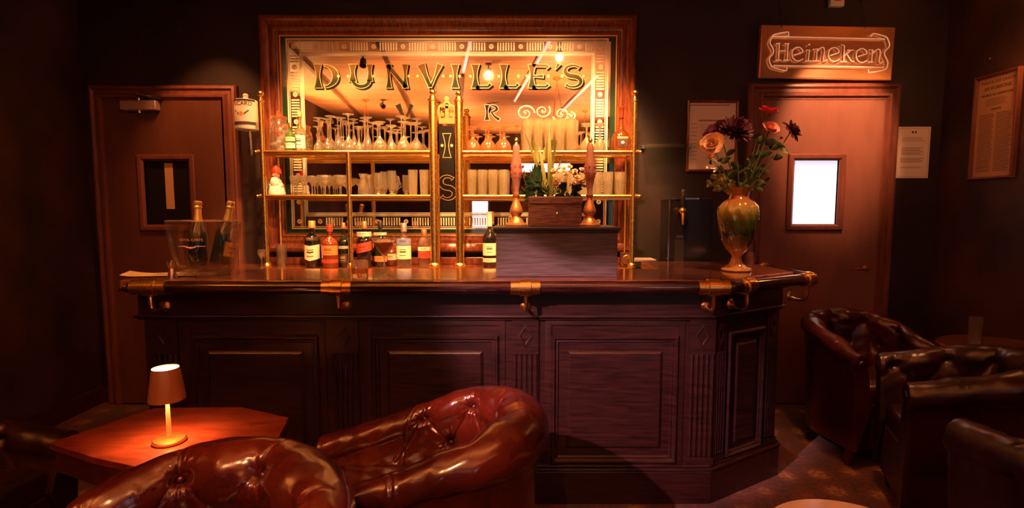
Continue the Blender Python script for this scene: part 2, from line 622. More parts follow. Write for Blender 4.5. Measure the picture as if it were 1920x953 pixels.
XZ = Matrix.Rotation(PI / 2, 4, 'X')   # text plane stood upright, facing -y
T = Matrix.Translation


def rz(a):
    return Matrix.Rotation(a, 4, 'Z')


def arc(cx, cz, r, a0, a1, n):
    return [(cx + r * math.cos(math.radians(a0 + (a1 - a0) * i / n)), cz + r * math.sin(math.radians(a0 + (a1 - a0) * i / n))) for i in range(n + 1)]


def smoothstep(a, b, x):
    t = max(0.0, min(1.0, (x - a) / (b - a)))
    return t * t * (3 - 2 * t)

# ================================================================== ROOM
WB, WL, WR, WF, ZC = 3.85, -3.03, 3.05, -4.0, 3.02
struct('floor', MB().box(WL - 0.1, WR + 0.1, WF - 0.1, WB + 0.1, -0.1, 0), 'carpet', smooth=0)
struct('wall_back', MB().box(WL - 0.1, WR + 0.1, WB, WB + 0.12, 0, ZC), 'wall_paint', smooth=0)
struct('wall_left', MB().box(WL - 0.12, WL, WF, WB, 0, ZC), 'side_wall_paint', smooth=0)
struct('wall_right', MB().box(WR, WR + 0.12, WF, WB, 0, ZC), 'side_wall_paint', smooth=0)
struct('wall_front', MB().box(WL - 0.1, WR + 0.1, WF - 0.12, WF, 0, ZC), 'wall_paint', smooth=0)
cm = MB()
nb = 22
for k in range(nb):   # ceiling boards run across the room, with open joints
    y0 = WF + (WB - WF) * k / nb
    cm.box(WL - 0.1, WR + 0.1, y0 + 0.004, y0 + (WB - WF) / nb - 0.004, ZC, ZC + 0.03)
cm.box(WL - 0.1, WR + 0.1, WF, WB, ZC + 0.03, ZC + 0.06)
struct('ceiling', cm, 'ceiling_wood', smooth=0)
bd = Vector((0.105, 1.0, 0)).normalized()
for k, (x, y0, y1) in enumerate([(-2.32, -3.4, 3.0), (-1.42, -3.4, 3.0), (-0.62, -3.4, 1.1)]):
    p = Vector((x, 0.9, 0))
    a = p + bd * (y0 - 0.9)
    b = p + bd * (y1 - 0.9)
    n = Vector((bd.y, -bd.x, 0)) * 0.022
    struct('trim_%d' % (k + 1), MB().prism([((a - n).x, (a - n).y), ((a + n).x, (a + n).y), ((b + n).x, (b + n).y), ((b - n).x, (b - n).y)][::-1], ZC - 0.035, ZC), 'beam_wood', smooth=0)
for k, (a, b, lb) in enumerate([((0.04, -0.39), (0.38, 2.68), 'long pink ceiling light strip in the middle of the room'),
                                ((0.80, -1.30), (1.02, 1.17), 'pink ceiling light strip toward the window side of the room'),
                                ((-0.56, 1.30), (-0.39, 2.43), 'short pink ceiling light strip nearest the bar bottles')]):
    t = thing('light_strip', lb, 'ceiling light', ((a[0] + b[0]) / 2, (a[1] + b[1]) / 2, ZC), -math.atan2(b[0] - a[0], b[1] - a[1]))
    L = math.hypot(b[0] - a[0], b[1] - a[1]) / 2
    obj('strip_channel', MB().box(-0.025, 0.025, -L, L, -0.022, 0), 'aluminium', t, bevel=0.003)
    obj('strip_diffuser', MB().tube([(0, -L + 0.01, -0.026), (0, L - 0.01, -0.026)], 0.014, 10), 'strip_glow', t)
struct('baseboard_back', MB().box(WL, WR, WB - 0.02, WB, 0, 0.12), 'table_side', smooth=0)
struct('baseboard_right', MB().box(WR - 0.02, WR, WF, WB - 0.02, 0, 0.12), 'table_side', smooth=0)
struct('baseboard_left', MB().box(WL, WL + 0.02, WF, WB - 0.02, 0, 0.12), 'table_side', smooth=0)

# the street side behind the viewer, seen in the bar mirror
def street_window(k, x0, x1, z0, z1, mull):
    o = struct('window_%d' % k, MB().ring(x0, x1, z0, z1, WF + 0.04, [(-0.05, -0.04), (-0.05, 0.02), (0, 0.02), (0, -0.02)][::-1]), 'door_frame', smooth=0)
    g = MB()
    g.box(x0, x1, WF + 0.01, WF + 0.02, z0, z1)
    obj('window_pane', g, 'street_glow', o, smooth=0)
    b = MB()
    for i in range(1, mull):
        xx = x0 + (x1 - x0) * i / mull
        b.box(xx - 0.015, xx + 0.015, WF + 0.02, WF + 0.05, z0, z1)
    if mull > 1:
        obj('window_bar', b, 'door_frame', o, smooth=0)


street_window(1, -0.86, -0.52, 0.60, 1.58, 1)
street_window(2, 0.15, 1.25, 2.20, 2.40, 3)
street_window(3, 2.15, 2.85, 0.9, 2.4, 2)  # added window outside the mirror's view, put in for cool fill light


# ------------------------------------------------------------------ doors
def make_door(k, px0, px1, pyt, lx0, lx1, lyt, wx0, wx1, wy0, wy1, leafmat, framemat):
    Y = WB
    x0, x1 = at(px0, pyt + 60, Y).x, at(px1, pyt + 60, Y).x
    zt = at(800, pyt, Y).z
    a0, a1 = at(lx0, lyt + 60, Y).x, at(lx1, lyt + 60, Y).x
    zl = at(800, lyt, Y).z
    leaf = MB()
    vx0, vx1 = at(wx0, (wy0 + wy1) / 2, Y).x, at(wx1, (wy0 + wy1) / 2, Y).x
    vz0, vz1 = at(900, wy1, Y).z, at(900, wy0, Y).z
    yf = Y - 0.045
    for (q0, q1, r0, r1) in [(a0, vx0, 0.005, zl), (vx1, a1, 0.005, zl), (vx0, vx1, 0.005, vz0), (vx0, vx1, vz1, zl)]:
        leaf.box(q0, q1, yf, Y - 0.003, r0, r1)
    d = struct('door_%d' % k, leaf, leafmat, smooth=0)
    fr = MB()
    W = a0 - x0
    prof = [(0, 0.0), (0, 0.035), (W * 0.10, 0.050), (W * 0.24, 0.055), (W * 0.36, 0.042), (W * 0.55, 0.046), (W * 0.66, 0.062), (W * 0.8, 0.062), (W * 0.9, 0.045), (W, 0.045), (W, 0.0)]
    fr.ring(x0, x1, -1.0, zt, Y, prof)
    # keep only what is above the floor
    vs = [Vector((v.x, v.y, max(v.z, 0.0))) for v in fr.v]
    fr.v = vs
    obj('door_casing', fr, framemat, d, smooth=30)
    wf = MB()
    wf.ring(vx0 - 0.045, vx1 + 0.045, vz0 - 0.045, vz1 + 0.045, yf, [(0, 0), (0, 0.012), (0.008, 0.018), (0.030, 0.018), (0.045, 0.006), (0.045, -0.03)])
    obj('window_frame', wf, framemat, d, smooth=30)
    return d, (a0, a1, zl), (vx0, vx1, vz0, vz1), yf


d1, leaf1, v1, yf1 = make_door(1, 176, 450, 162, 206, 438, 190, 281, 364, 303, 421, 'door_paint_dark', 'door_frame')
obj('door_pane', MB().box(v1[0], v1[1], yf1 + 0.018, yf1 + 0.024, v1[2], v1[3]), 'black_gloss', d1, smooth=0)
s0, s1 = at(308, 306, yf1 + 0.016), at(328, 392, yf1 + 0.016)
tag(obj('door_notice', MB().box(s0.x, s1.x, yf1 + 0.014, yf1 + 0.017, s1.z, s0.z), 'aged_paper', smooth=0),
    'narrow upright yellowed notice in the window of the door beside the champagne bucket', 'notice')
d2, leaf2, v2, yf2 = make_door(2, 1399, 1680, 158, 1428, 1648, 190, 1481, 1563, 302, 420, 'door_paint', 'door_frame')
obj('door_pane', MB().box(v2[0], v2[1], yf2 + 0.018, yf2 + 0.026, v2[2], v2[3]), 'day_glow', d2, smooth=0)
for dd, lf, side in ((d1, leaf1, 0), (d2, leaf2, 0)):
    x = lf[1] - 0.07 if side == 0 else lf[0] + 0.07
    h = MB()
    h.lathe([(0, 0), (0.024, 0), (0.024, 0.006), (0.009, 0.010), (0.009, 0.045), (0, 0.045)], 16, T((x, WB - 0.045, 1.0)) @ Matrix.Rotation(PI / 2, 4, 'X'))
    h.tube([(x, WB - 0.085, 1.0), (x - 0.04, WB - 0.088, 1.0), (x - 0.11, WB - 0.085, 1.0)], 0.008, 8)
    obj('door_handle', h, 'brass_dull', dd)

# door closer: pale box with folding arm
c0, c1 = at(231, 190, 3.79), at(299, 208, 3.79)
t = thing('door_closer', 'pale metal door closer box with folding arm above the darker door', 'door closer', ((c0.x + c1.x) / 2, 3.80, c1.z))
hw = (c1.x - c0.x) / 2
hh = c0.z - c1.z
obj('closer_body', MB().box(-hw, hw, -0.05, 0.0049, 0, hh), 'aluminium', t, bevel=0.006)
am = MB()
am.tube([(0.0, -0.03, hh), (0.0, -0.03, hh + 0.02)], 0.012, 12)
am.tube([(0.0, -0.03, hh + 0.014), (0.0, -0.06, hh + 0.045)], 0.009, 8)
am.tube([(0.0, -0.06, hh + 0.045), (0.09, -0.02, hh + 0.025)], 0.008, 8)
am.box(0.07, 0.15, -0.03, 0.0049, hh + 0.012, hh + 0.038)
obj('closer_arm', am, 'steel', t)
obj('closer_knob', MB().tube([(0, -0.03, 0), (0, -0.03, -0.018)], 0.012, 12), 'steel', t)

# ------------------------------------------------------------------ pub mirror
YM = 3.80          # surface of the glass
fx0, fx1 = at(496, 240, YM).x, at(1188, 240, YM).x
fz1, fz0 = at(850, 29, YM - 0.02).z, at(850, 472, YM).z
tm = thing('pub_mirror', 'large advertising mirror in a red-brown wooden frame behind the brass shelves', 'mirror', (0, 0, 0))
fw = 0.125
prof = [(0, -0.045), (0, 0.035), (0.012, 0.048), (0.030, 0.052), (0.040, 0.040), (0.062, 0.030), (0.082, 0.034), (0.090, 0.020), (0.104, 0.016), (0.112, 0.022), (0.120, 0.018), (fw, 0.0)]
obj('frame', MB().ring(fx0, fx1, fz0, fz1, YM, prof), 'frame_wood', tm, smooth=28)
gx0, gx1, gz0, gz1 = fx0 + fw, fx1 - fw, fz0 + fw, fz1 - fw
obj('gilt_slip', MB().ring(gx0, gx1, gz0, gz1, YM, [(0, -0.001), (0, 0.004), (0.008, 0.004), (0.008, -0.001)]), 'brass_dull', tm)
obj('mirror_glass', MB().box(gx0 - 0.01, gx1 + 0.01, YM, YM + 0.006, gz0 - 0.01, gz1 + 0.01), 'mirror', tm, smooth=0)
obj('backing_board', MB().box(gx0 - 0.01, gx1 + 0.01, YM + 0.006, WB - 0.001, gz0 - 0.01, gz1 + 0.01), 'beam_wood', tm, smooth=0)
# border lines, from photo
bx0, bx1 = at(541, 240, YM).x, at(1139, 240, YM).x
bz1, bz0 = at(850, 72, YM).z, at(850, 430, YM).z
obj('green_band', MB().ring(gx0 + 0.008, gx1 - 0.008, gz0 + 0.008, gz1 - 0.008, YM, [(0, 0.0008), (bx0 - gx0 - 0.008, 0.0008)]), 'green_paint', tm, smooth=0)
# the ring's inset is uneven in z, so fill the rest with two strips
for q0_, q1_ in ((bz1, gz1 - 0.008), (gz0 + 0.008, bz0)):
    obj('green_band', MB().box(bx0, bx1, YM - 0.001, YM, q0_, q1_), 'green_paint', tm, smooth=0)
eb = MB()
e = 0.0016


def rect_line(x0, x1, z0, z1, w):
    eb.box(x0, x1, YM - e, YM, z0, z0 + w)
    eb.box(x0, x1, YM - e, YM, z1 - w, z1)
    eb.box(x0, x0 + w, YM - e, YM, z0 + w, z1 - w)
    eb.box(x1 - w, x1, YM - e, YM, z0 + w, z1 - w)


BW = 0.118        # width of the whole border
rect_line(bx0, bx1, bz0, bz1, 0.011)
rect_line(bx0 + 0.016, bx1 - 0.016, bz0 + 0.016, bz1 - 0.016, 0.0045)
rect_line(bx0 + 0.092, bx1 - 0.092, bz0 + 0.092, bz1 - 0.091, 0.0055)
rect_line(bx0 + 0.101, bx1 - 0.101, bz0 + 0.101, bz1 - 0.101, 0.009)
rect_line(bx0 + 0.114, bx1 - 0.114, bz0 + 0.114, bz1 - 0.114, 0.0045)


def rosette(x, z, r=0.016):
    pts = []
    for i in range(24):
        rr = r * (1.0 + 0.16 * math.cos(8 * 2 * PI * i / 24))
        pts.append((x + rr * math.cos(2 * PI * i / 24), z + rr * math.sin(2 * PI * i / 24)))
    inn = [(x + (q[0] - x) * 0.42, z + (q[1] - z) * 0.42) for q in pts]
    n = len(pts)
    eb.add([(q[0], YM - e, q[1]) for q in pts] + [(q[0], YM - e, q[1]) for q in inn],
           [(i, (i + 1) % n, (i + 1) % n + n, i + n) for i in range(n)])
    eb.plate([(x + (q[0] - x) * 0.2, z + (q[1] - z) * 0.2) for q in pts], YM - e, e)


def run_border(a, b, fixed, vertical):
    L = b - a
    n = max(1, round(L / 0.196))
    st = L / n
    for i in range(n):
        c = a + st * (i + 0.5)
        if vertical:
            rosette(fixed, c)
        else:
            rosette(c, fixed)
        for k in range(-3, 4):
            q = c + st / 2 + k * 0.0185
            if not (a + 0.01 < q < b - 0.01):
                continue
            if vertical:
                eb.box(fixed - 0.028, fixed + 0.028, YM - e, YM, q - 0.0048, q + 0.0048)
            else:
                eb.box(q - 0.0048, q + 0.0048, YM - e, YM, fixed - 0.028, fixed + 0.028)


mid = 0.055
for (x, z) in ((bx0 + mid, bz0 + mid), (bx1 - mid, bz0 + mid), (bx0 + mid, bz1 - mid), (bx1 - mid, bz1 - mid)):
    rosette(x, z)
run_border(bx0 + 0.1, bx1 - 0.1, bz1 - mid, False)
run_border(bx0 + 0.1, bx1 - 0.1, bz0 + mid, False)
run_border(bz0 + 0.1, bz1 - 0.1, bx0 + mid, True)
run_border(bz0 + 0.1, bz1 - 0.1, bx1 - mid, True)
for x in (bx0 + 0.094, bx1 - 0.098):
    eb.box(x, x + 0.004, YM - e, YM, bz0, bz0 + 0.1)
    eb.box(x, x + 0.004, YM - e, YM, bz1 - 0.1, bz1)
obj('etched_border', eb, 'etched', tm, smooth=0)


# lettering: every letter is a set of strokes with flared ends
def stroke(mb, pts, hw, y, d, ins, trim=True):
    """pts: centreline in (x,z); hw: half widths; ins: inset of the outline"""
    pts = [Vector((p[0], p[1])) for p in pts]
    if trim and ins:
        for i, j in ((0, 1), (-1, -2)):
            q = (pts[j] - pts[i])
            if q.length > ins * 1.2:
                pts[i] = pts[i] + q.normalized() * ins
    L = []
    R = []
    for i, p in enumerate(pts):
        t = pts[min(i + 1, len(pts) - 1)] - pts[max(i - 1, 0)]
        t.normalize()
        n = Vector((-t.y, t.x))
        h = max(0.0006, hw[i] - ins)
        L.append(p + n * h)
        R.append(p - n * h)
    for i in range(len(pts) - 1):
        q = [R[i], R[i + 1], L[i + 1], L[i]]
        mb.plate([(a.x, a.y) for a in q], y, d)


def flare(x, z0, z1, w, wm, n=10):
    pts = []
    hw = []
    for i in range(n + 1):
        s = i / n
        pts.append((x, z0 + (z1 - z0) * s))
        hw.append(wm + (w - wm) * abs(2 * s - 1) ** 1.7)
    return pts, hw


def glyph(ch, x, z, W, H):
    """list of (pts, hw) and beads, centre x, foot z"""
    st = []
    w = H * 0.21
    wm = H * 0.085
    L = x - W / 2
    R = x + W / 2
    zt = z + H
    if ch == 'I':
        st.append(flare(x, z, zt, w * 0.9, wm))
    if ch == 'L':
        st.append(flare(L + w, z, zt, w * 0.95, wm))
        st.append(([(L + w, z + H * 0.07), (R - W * 0.12, z + H * 0.07), (R, z + H * 0.2)], [H * 0.07, H * 0.07, H * 0.10]))
    if ch == 'E':
        st.append(flare(L + w, z, zt, w * 0.9, wm))
        st.append(([(L + w, z + H * 0.07), (R - W * 0.1, z + H * 0.07), (R, z + H * 0.18)], [H * 0.07, H * 0.07, H * 0.10]))
        st.append(([(L + w, zt - H * 0.07), (R - W * 0.1, zt - H * 0.07), (R, zt - H * 0.18)], [H * 0.07, H * 0.07, H * 0.10]))
        st.append(([(L + w, z + H * 0.5), (R - W * 0.22, z + H * 0.5)], [H * 0.04, H * 0.09]))
    if ch == 'D':
        st.append(flare(L + w, z, zt, w * 0.9, wm))
        a = arc(0, 0, 1, 82, -82, 14)
        st.append(([(L + W * 0.36 + W * 0.52 * q[0], z + H * 0.5 + H * 0.45 * q[1]) for q in a], [H * 0.05 + H * 0.10 * q[0] ** 2 for q in a]))
    if ch == 'U':
        st.append(flare(L + w * 0.9, z + H * 0.28, zt, w * 0.85, wm * 1.1))
        st.append(flare(R - w * 0.8, z + H * 0.28, zt, w * 0.7, wm))
        a = arc(0, 0, 1, 180, 360, 14)
        st.append(([(x + (W / 2 - w * 0.9) * q[0], z + H * 0.36 + H * 0.28 * q[1]) for q in a], [H * 0.09] * 15))
    if ch == 'N':
        st.append(flare(L + w * 0.75, z, zt, w * 0.7, wm * 0.8))
        st.append(flare(R - w * 0.75, z, zt, w * 0.7, wm * 0.8))
        st.append(([(L + w * 0.5, zt - H * 0.03), (R - w * 0.55, z + H * 0.03)], [H * 0.10, H * 0.10]))
    if ch == 'V':
        st.append(([(L + w * 0.7, zt), (L + w * 0.7 + (x - L - w * 0.7) * 0.5, z + H * 0.5), (x, z + H * 0.04)], [w * 0.85, w * 0.5, w * 0.45]))
        st.append(([(R - w * 0.6, zt), (R - w * 0.6 - (R - w * 0.6 - x) * 0.5, z + H * 0.5), (x, z + H * 0.04)], [w * 0.65, w * 0.28, w * 0.3]))
    if ch == 'R':
        st.append(flare(L + w, z, zt, w * 0.9, wm))
        a = arc(0, 0, 1, 85, -85, 12)
        st.append(([(L + W * 0.38 + W * 0.42 * q[0], z + H * 0.74 + H * 0.21 * q[1]) for q in a], [H * 0.06 + H * 0.05 * q[0] ** 2 for q in a]))
        st.append(([(x - W * 0.05, z + H * 0.52), (x + W * 0.15, z + H * 0.25), (R - w * 0.2, z + H * 0.03)], [H * 0.07, H * 0.09, H * 0.12]))
    if ch == 'S':
        pts = []
        n = 26
        for i in range(n + 1):
            s = i / n
            if s < 0.5:
                a = math.radians(30 + 240 * (s / 0.5))
                pts.append((x + W * 0.36 * math.cos(a), z + H * 0.72 + H * 0.22 * math.sin(a)))
            else:
                a = math.radians(90 - 240 * ((s - 0.5) / 0.5))
                pts.append((x + W * 0.38 * math.cos(a), z + H * 0.28 + H * 0.22 * math.sin(a)))
        st.append((pts, [H * (0.055 + 0.06 * math.sin(PI * i / n) ** 2) + (H * 0.05 if i in (0, n) else 0) for i in range(n + 1)]))
    if ch == "'":
        st.append(([(x + W * 0.3, zt), (x - W * 0.3, zt - H * 0.26)], [H * 0.09, H * 0.02]))
    return st



def put_letter(ch, pxa, pxb, pya, pyb, shadow=True, bead=True, gold='gold_leaf', fill='letter_fill'):
    """one painted letter: outline, face inside it, drop shadow and two beads"""
    a = at((pxa + pxb) / 2, pyb, YM)
    tz = at((pxa + pxb) / 2, pya, YM).z
    W = (at(pxb, (pya + pyb) / 2, YM).x - at(pxa, (pya + pyb) / 2, YM).x)
    H = tz - a.z
    xm = at((pxa + pxb) / 2, (pya + pyb) / 2, YM).x
    st = glyph(ch, xm, a.z, W, H)
    sh, go, fi = MB(), MB(), MB()
    for pts, hw in st:
        if shadow:
            for q in (0.004, 0.008, 0.012):
                stroke(sh, [(p[0] + q, p[1] - q) for p in pts], hw, YM - 0.0012 + 0.00005 * q, 0.001, 0)
        stroke(go, pts, hw, YM - 0.0020, 0.0010, 0)
        stroke(fi, pts, hw, YM - 0.0026, 0.0008, H * 0.024)
    lt = obj('letter', go, gold, tm, smooth=0)
    obj('letter_face', fi, fill, lt, smooth=0)
    if shadow:
        obj('letter_shadow', sh, 'letter_shadow', lt, smooth=0)
    if bead:
        for sx in (-1, 1):
            bd_x = xm + sx * W * 0.5
            obj('bead', MB().plate([(bd_x + 0.010 * math.cos(q * PI / 8), a.z + H * 0.5 + 0.010 * math.sin(q * PI / 8)) for q in range(16)], YM - 0.004, 0.003), gold, lt, smooth=0)


for ch, a, b in (('D', 587, 635), ('U', 653, 701), ('N', 722, 767), ('V', 783, 831), ('I', 845, 862), ('L', 882, 920), ('L', 935, 972), ('E', 988, 1028), ('S', 1054, 1094)):
    put_letter(ch, a, b, 120, 166)
put_letter("'", 1038, 1051, 119, 166, bead=False)
# monogram V R, the panel with I and the S below
put_letter('R', 907, 938, 196, 226, False, False, 'etched_pink', 'letter_shadow')
put_letter('V', 742, 776, 196, 226, False, False, 'letter_shadow', 'letter_shadow')
c0, c1 = at(823, 236, YM), at(853, 440, YM)
top = arc((c0.x + c1.x) / 2, c0.z - 0.02, (c1.x - c0.x) / 2, 0, 180, 8)
obj('black_panel', MB().plate([(c0.x, c1.z), (c1.x, c1.z)] + [(p[0], c0.z - 0.02 + (p[1] - c0.z + 0.02) * 0.4) for p in top], YM - 0.0008, 0.0007), 'letter_shadow', tm, smooth=0)
put_letter('I', 829, 847, 250, 296, False, True, 'gold_leaf', 'letter_shadow')
put_letter('S', 822, 856, 328, 376, False, False, 'gold_leaf', 'letter_shadow')
# crown above the panel
cc = at(838, 232, YM)
k_ = 0.0039
cr = MB()


def cp(x, z):
    return (cc.x + x * k_, cc.z + z * k_)


cr.plate([cp(-14, 0), cp(14, 0), cp(15, 10), cp(-15, 10)], YM - 0.0014, 0.0012)
cr.plate([cp(-3.5, 10), cp(3.5, 10), cp(2.5, 36), cp(-2.5, 36)], YM - 0.0014, 0.0012)
cr.plate([cp(-7, 34), cp(7, 34), cp(4, 40), cp(-4, 40)], YM - 0.0014, 0.0012)
for sx in (-1, 1):
    stroke(cr, [cp(sx * 12, 10), cp(sx * 15, 20), cp(sx * 14, 30), cp(sx * 8, 33), cp(0, 28)], [0.008] * 5, YM - 0.0014, 0.0012, 0)
    cr.plate([cp(sx * 8 + 3 * math.cos(q * PI / 6), 16 + 3.5 * math.sin(q * PI / 6)) for q in range(12)], YM - 0.0014, 0.0012)
cr.plate([cp(4.5 * math.cos(q * PI / 6), 44 + 4.5 * math.sin(q * PI / 6)) for q in range(12)], YM - 0.0014, 0.0012)
obj('painted_crown', cr, 'crown_gold', tm, smooth=0)
# pale scrollwork over the tumblers
sc_ = MB()
for (px, py, r0, dr, sg, s0) in ((985, 212, 15, 0, 1, 0), (1017, 208, 13, 0, -1, 40), (1052, 214, 14, 0, 1, 200), (1070, 218, 8, 0, -1, 90)):
    c = at(px, py, YM)
    pts = []
    for i in range(30):
        s = i / 29
        rr = r0 * 0.0038 * (1 - 0.8 * s)
        a = math.radians(s0) + sg * s * 9.0
        pts.append((c.x + rr * math.cos(a) * 1.15, c.z + rr * math.sin(a)))
    stroke(sc_, pts, [0.0055 * (1 - 0.5 * i / 29) for i in range(30)], YM - 0.0012, 0.001, 0)
    sc_.plate([(c.x + 0.008 * math.cos(q * PI / 5), c.z + 0.008 * math.sin(q * PI / 5)) for q in range(10)], YM - 0.0012, 0.001)
obj('painted_scrollwork', sc_, 'etched_pink', tm, smooth=0)

# ------------------------------------------------------------------ back counter under the mirror
ZB = 1.03
tb = thing('back_counter', 'low brown wooden back bar counter carrying the bottles under the mirror', 'counter', (-0.55, 3.55, 0))
obj('cabinet', MB().box(-1.35, 1.28, -0.22, 0.28, 0, ZB - 0.035), 'bar_wood', tb, smooth=0)
obj('counter_top', MB().box(-1.40, 1.33, -0.26, 0.295, ZB - 0.035, ZB), 'top_wood', tb, smooth=0, bevel=0.006)
obj('upstand', MB().box(-1.2, 1.33, 0.245, 0.295, ZB, ZB + 0.05), 'frame_wood', tb, smooth=0, bevel=0.004)

# ------------------------------------------------------------------ the bar
ZT = 1.10
tbar = thing('bar_counter', 'long dark panelled bar with a canted corner and round front rail', 'bar', (0, 2.5, 0))
O = -2.5


def fp(off, back=0.0):
    """bar footprint pushed outward by off; local y (origin at 2.5)"""
    k = off * math.tan(math.radians(14.7))
    return [(-1.75 - off, 0 - off), (0.95 + k, 0 - off), (1.40 + off * 1.02, 0.26 - k * 0.6), (1.40 + off, 0.80), (0.80, 0.80), (0.80, 0.38 + back), (-1.75 - off, 0.38 + back)]


obj('plinth', MB().prism(fp(0.030), 0, 0.165), 'bar_wood_h', tbar, smooth=0, bevel=0.006)
obj('plinth_moulding', join(MB().prism(fp(0.036), 0.165, 0.180), MB().prism(fp(0.022), 0.180, 0.192)), 'bar_wood_h', tbar, smooth=0, bevel=0.004)
obj('carcass', MB().prism(fp(0.0), 0.192, 0.915), 'bar_wood', tbar, smooth=0)
obj('lower_cornice', join(MB().prism(fp(0.030), 0.915, 0.926), MB().prism(fp(0.018), 0.903, 0.915)), 'bar_wood_h', tbar, smooth=0, bevel=0.003)
obj('frieze', MB().prism(fp(0.014), 0.926, 1.028), 'bar_wood_h', tbar, smooth=0)
obj('upper_cornice', join(MB().prism(fp(0.050), 1.040, 1.052), MB().prism(fp(0.034), 1.028, 1.040)), 'bar_wood_h', tbar, smooth=0, bevel=0.003)
obj('counter_top', MB().prism(fp(0.062, 0.02), 1.052, ZT), 'top_wood', tbar, smooth=0, bevel=0.008)

PPROF = [(0, 0), (0, 0.010), (0.008, 0.020), (0.016, 0.020), (0.024, 0.008), (0.032, 0.010), (0.038, 0.002), (0.075, 0.002), (0.080, 0.008), (0.090, 0.013)]


def bar_x(px):
    return at(px, 700, 2.5).x


zp1, zp0 = at(900, 628, 2.5).z, at(900, 868, 2.5).z
FX = None
for cpx in (482, 817, 1152):
    x0, x1 = bar_x(cpx - 119), bar_x(cpx + 119)
    obj('panel', MB().ring(x0, x1, zp0, zp1, 0.0, PPROF, fill=True), 'bar_wood', tbar, smooth=25)
    # flat stile round the panel
    obj('panel_stile', MB().ring(x0 - 0.028, x1 + 0.028, zp0 - 0.03, 0.903, 0.0, [(0, 0), (0, 0.005), (0.010, 0.007), (0.028, 0.007), (0.028, 0)]), 'bar_wood', tbar, smooth=25)


def pilaster(M, w):
    m = MB()
    m.box(-w, w, -0.012, 0.0, 0.192, 0.903, M)
    z0, z1 = 0.235, 0.74
    m.box(-w - 0.004, w + 0.004, -0.018, 0, 0.192, 0.222, M)
    n = 5
    for i in range(n):
        x = -w + 2 * w * (i + 0.5) / n
        m.tube([(x, -0.012, z0), (x, -0.012, z1)], w / n * 0.72, 8, M)
    # diamond in the head block
    zc, hz = 0.825, 0.060
    dv = [(0, -0.014, zc - hz), (w * 0.62, -0.014, zc), (0, -0.014, zc + hz), (-w * 0.62, -0.014, zc)]
    di = [(p[0] * 0.72, -0.0165, zc + (p[2] - zc) * 0.72) for p in dv]
    dj = [(p[0] * 0.55, -0.014, zc + (p[2] - zc) * 0.55) for p in dv]
    m.add(dv + di + dj, [(i, (i + 1) % 4, (i + 1) % 4 + 4, i + 4) for i in range(4)] + [(i + 4, (i + 1) % 4 + 4, (i + 1) % 4 + 8, i + 8) for i in range(4)], M)
    obj('pilaster', m, 'bar_wood', tbar, smooth=30)


for cpx in (315, 650, 985, 1314):
    pilaster(T((bar_x(cpx), 0, 0)), 0.062)
# canted side: local frame along the cant
cantA = math.atan2(0.26, 0.45)
Mc = T((0.95, 0, 0)) @ rz(cantA)
LC = math.hypot(0.45, 0.26)
obj('panel', MB().ring(0.115, LC - 0.125, zp0, zp1, 0.0, [(a * 0.8, b) for a, b in PPROF], Mc, fill=True), 'bar_wood', tbar, smooth=25)
pilaster(Mc @ T((0.055, 0, 0)), 0.042)
pilaster(Mc @ T((LC - 0.062, 0, 0)), 0.046)

# round front rail with brass sleeves and hooks
zr = 1.072
ry = -0.105     # local y of the rail axis (bar front is 0)
rr = 0.030
P0 = Vector((at(240, 534, 2.395).x, ry, zr))
P1 = Vector((1.00, ry, zr))
nc = Vector((math.sin(cantA), -math.cos(cantA), 0))
P2 = Vector((1.52, 0.185, zr))
P3 = Vector((1.49, 0.72, zr))
obj('front_rail', MB().tube([P0 + Vector((0.02, 0, 0)), P1], rr, 20), 'rail_wood', tbar)
obj('front_rail', MB().tube([P1, P2], rr, 20), 'rail_wood', tbar)
obj('front_rail', MB().tube([P2, P3], rr, 20), 'rail_wood', tbar)
el = MB()
for p in (P1, P2):
    el.ball(p, rr * 1.0, 18, 12)
obj('rail_elbow', el, 'rail_wood', tbar)
obj('rail_bead', MB().prism([(-1.80, -0.085), (0.98, -0.085), (0.98, -0.062), (-1.80, -0.062)], 1.052, 1.062), 'rail_wood', tbar, smooth=0)


def bracket(p, ang, half):
    """brass sleeve round the rail at p; ang: direction of the rail; hook runs down and back to the frieze"""
    M = T(p) @ rz(ang)
    R = M @ Matrix.Rotation(PI / 2, 4, 'Y')
    s = MB()
    r1 = rr + 0.004
    h = half
    s.lathe([(rr - 0.002, -h), (r1, -h), (r1, -h * 0.42), (r1 + 0.005, -h * 0.38), (r1 + 0.006, h * 0.38), (r1, h * 0.42), (r1, h), (rr - 0.002, h)], 24, R)
    b = obj('rail_bracket', s, 'brass', tbar, smooth=40)
    k = MB()
    path = [(0.002, -0.004, -0.028), (0.003, -0.004, -0.075)]
    for q in range(9):
        a = PI * q / 8 * 0.5
        path.append((0.004, 0.028 - 0.032 * math.cos(a), -0.080 - 0.032 * math.sin(a)))
    path += [(0.004, 0.060, -0.110), (0.004, 0.088, -0.100)]
    k.tube(path, [0.0105, 0.0085] + [0.0075] * 11, 10, M)
    k.ball((0.003, -0.004, -0.034), 0.013, 12, 8, M)
    obj('hook', k, 'brass', b)
    ro = MB()
    ro.lathe([(0, 0), (0.026, 0), (0.026, 0.005), (0.020, 0.010), (0.012, 0.014), (0.0, 0.015)], 20, M @ T((0.004, 0.0905, -0.098)) @ Matrix.Rotation(PI / 2, 4, 'X'))
    obj('rose', ro, 'brass_dull', b)


def pl(px, py, Y):
    p = at(px, py, Y)
    return Vector((p.x, ry, zr))


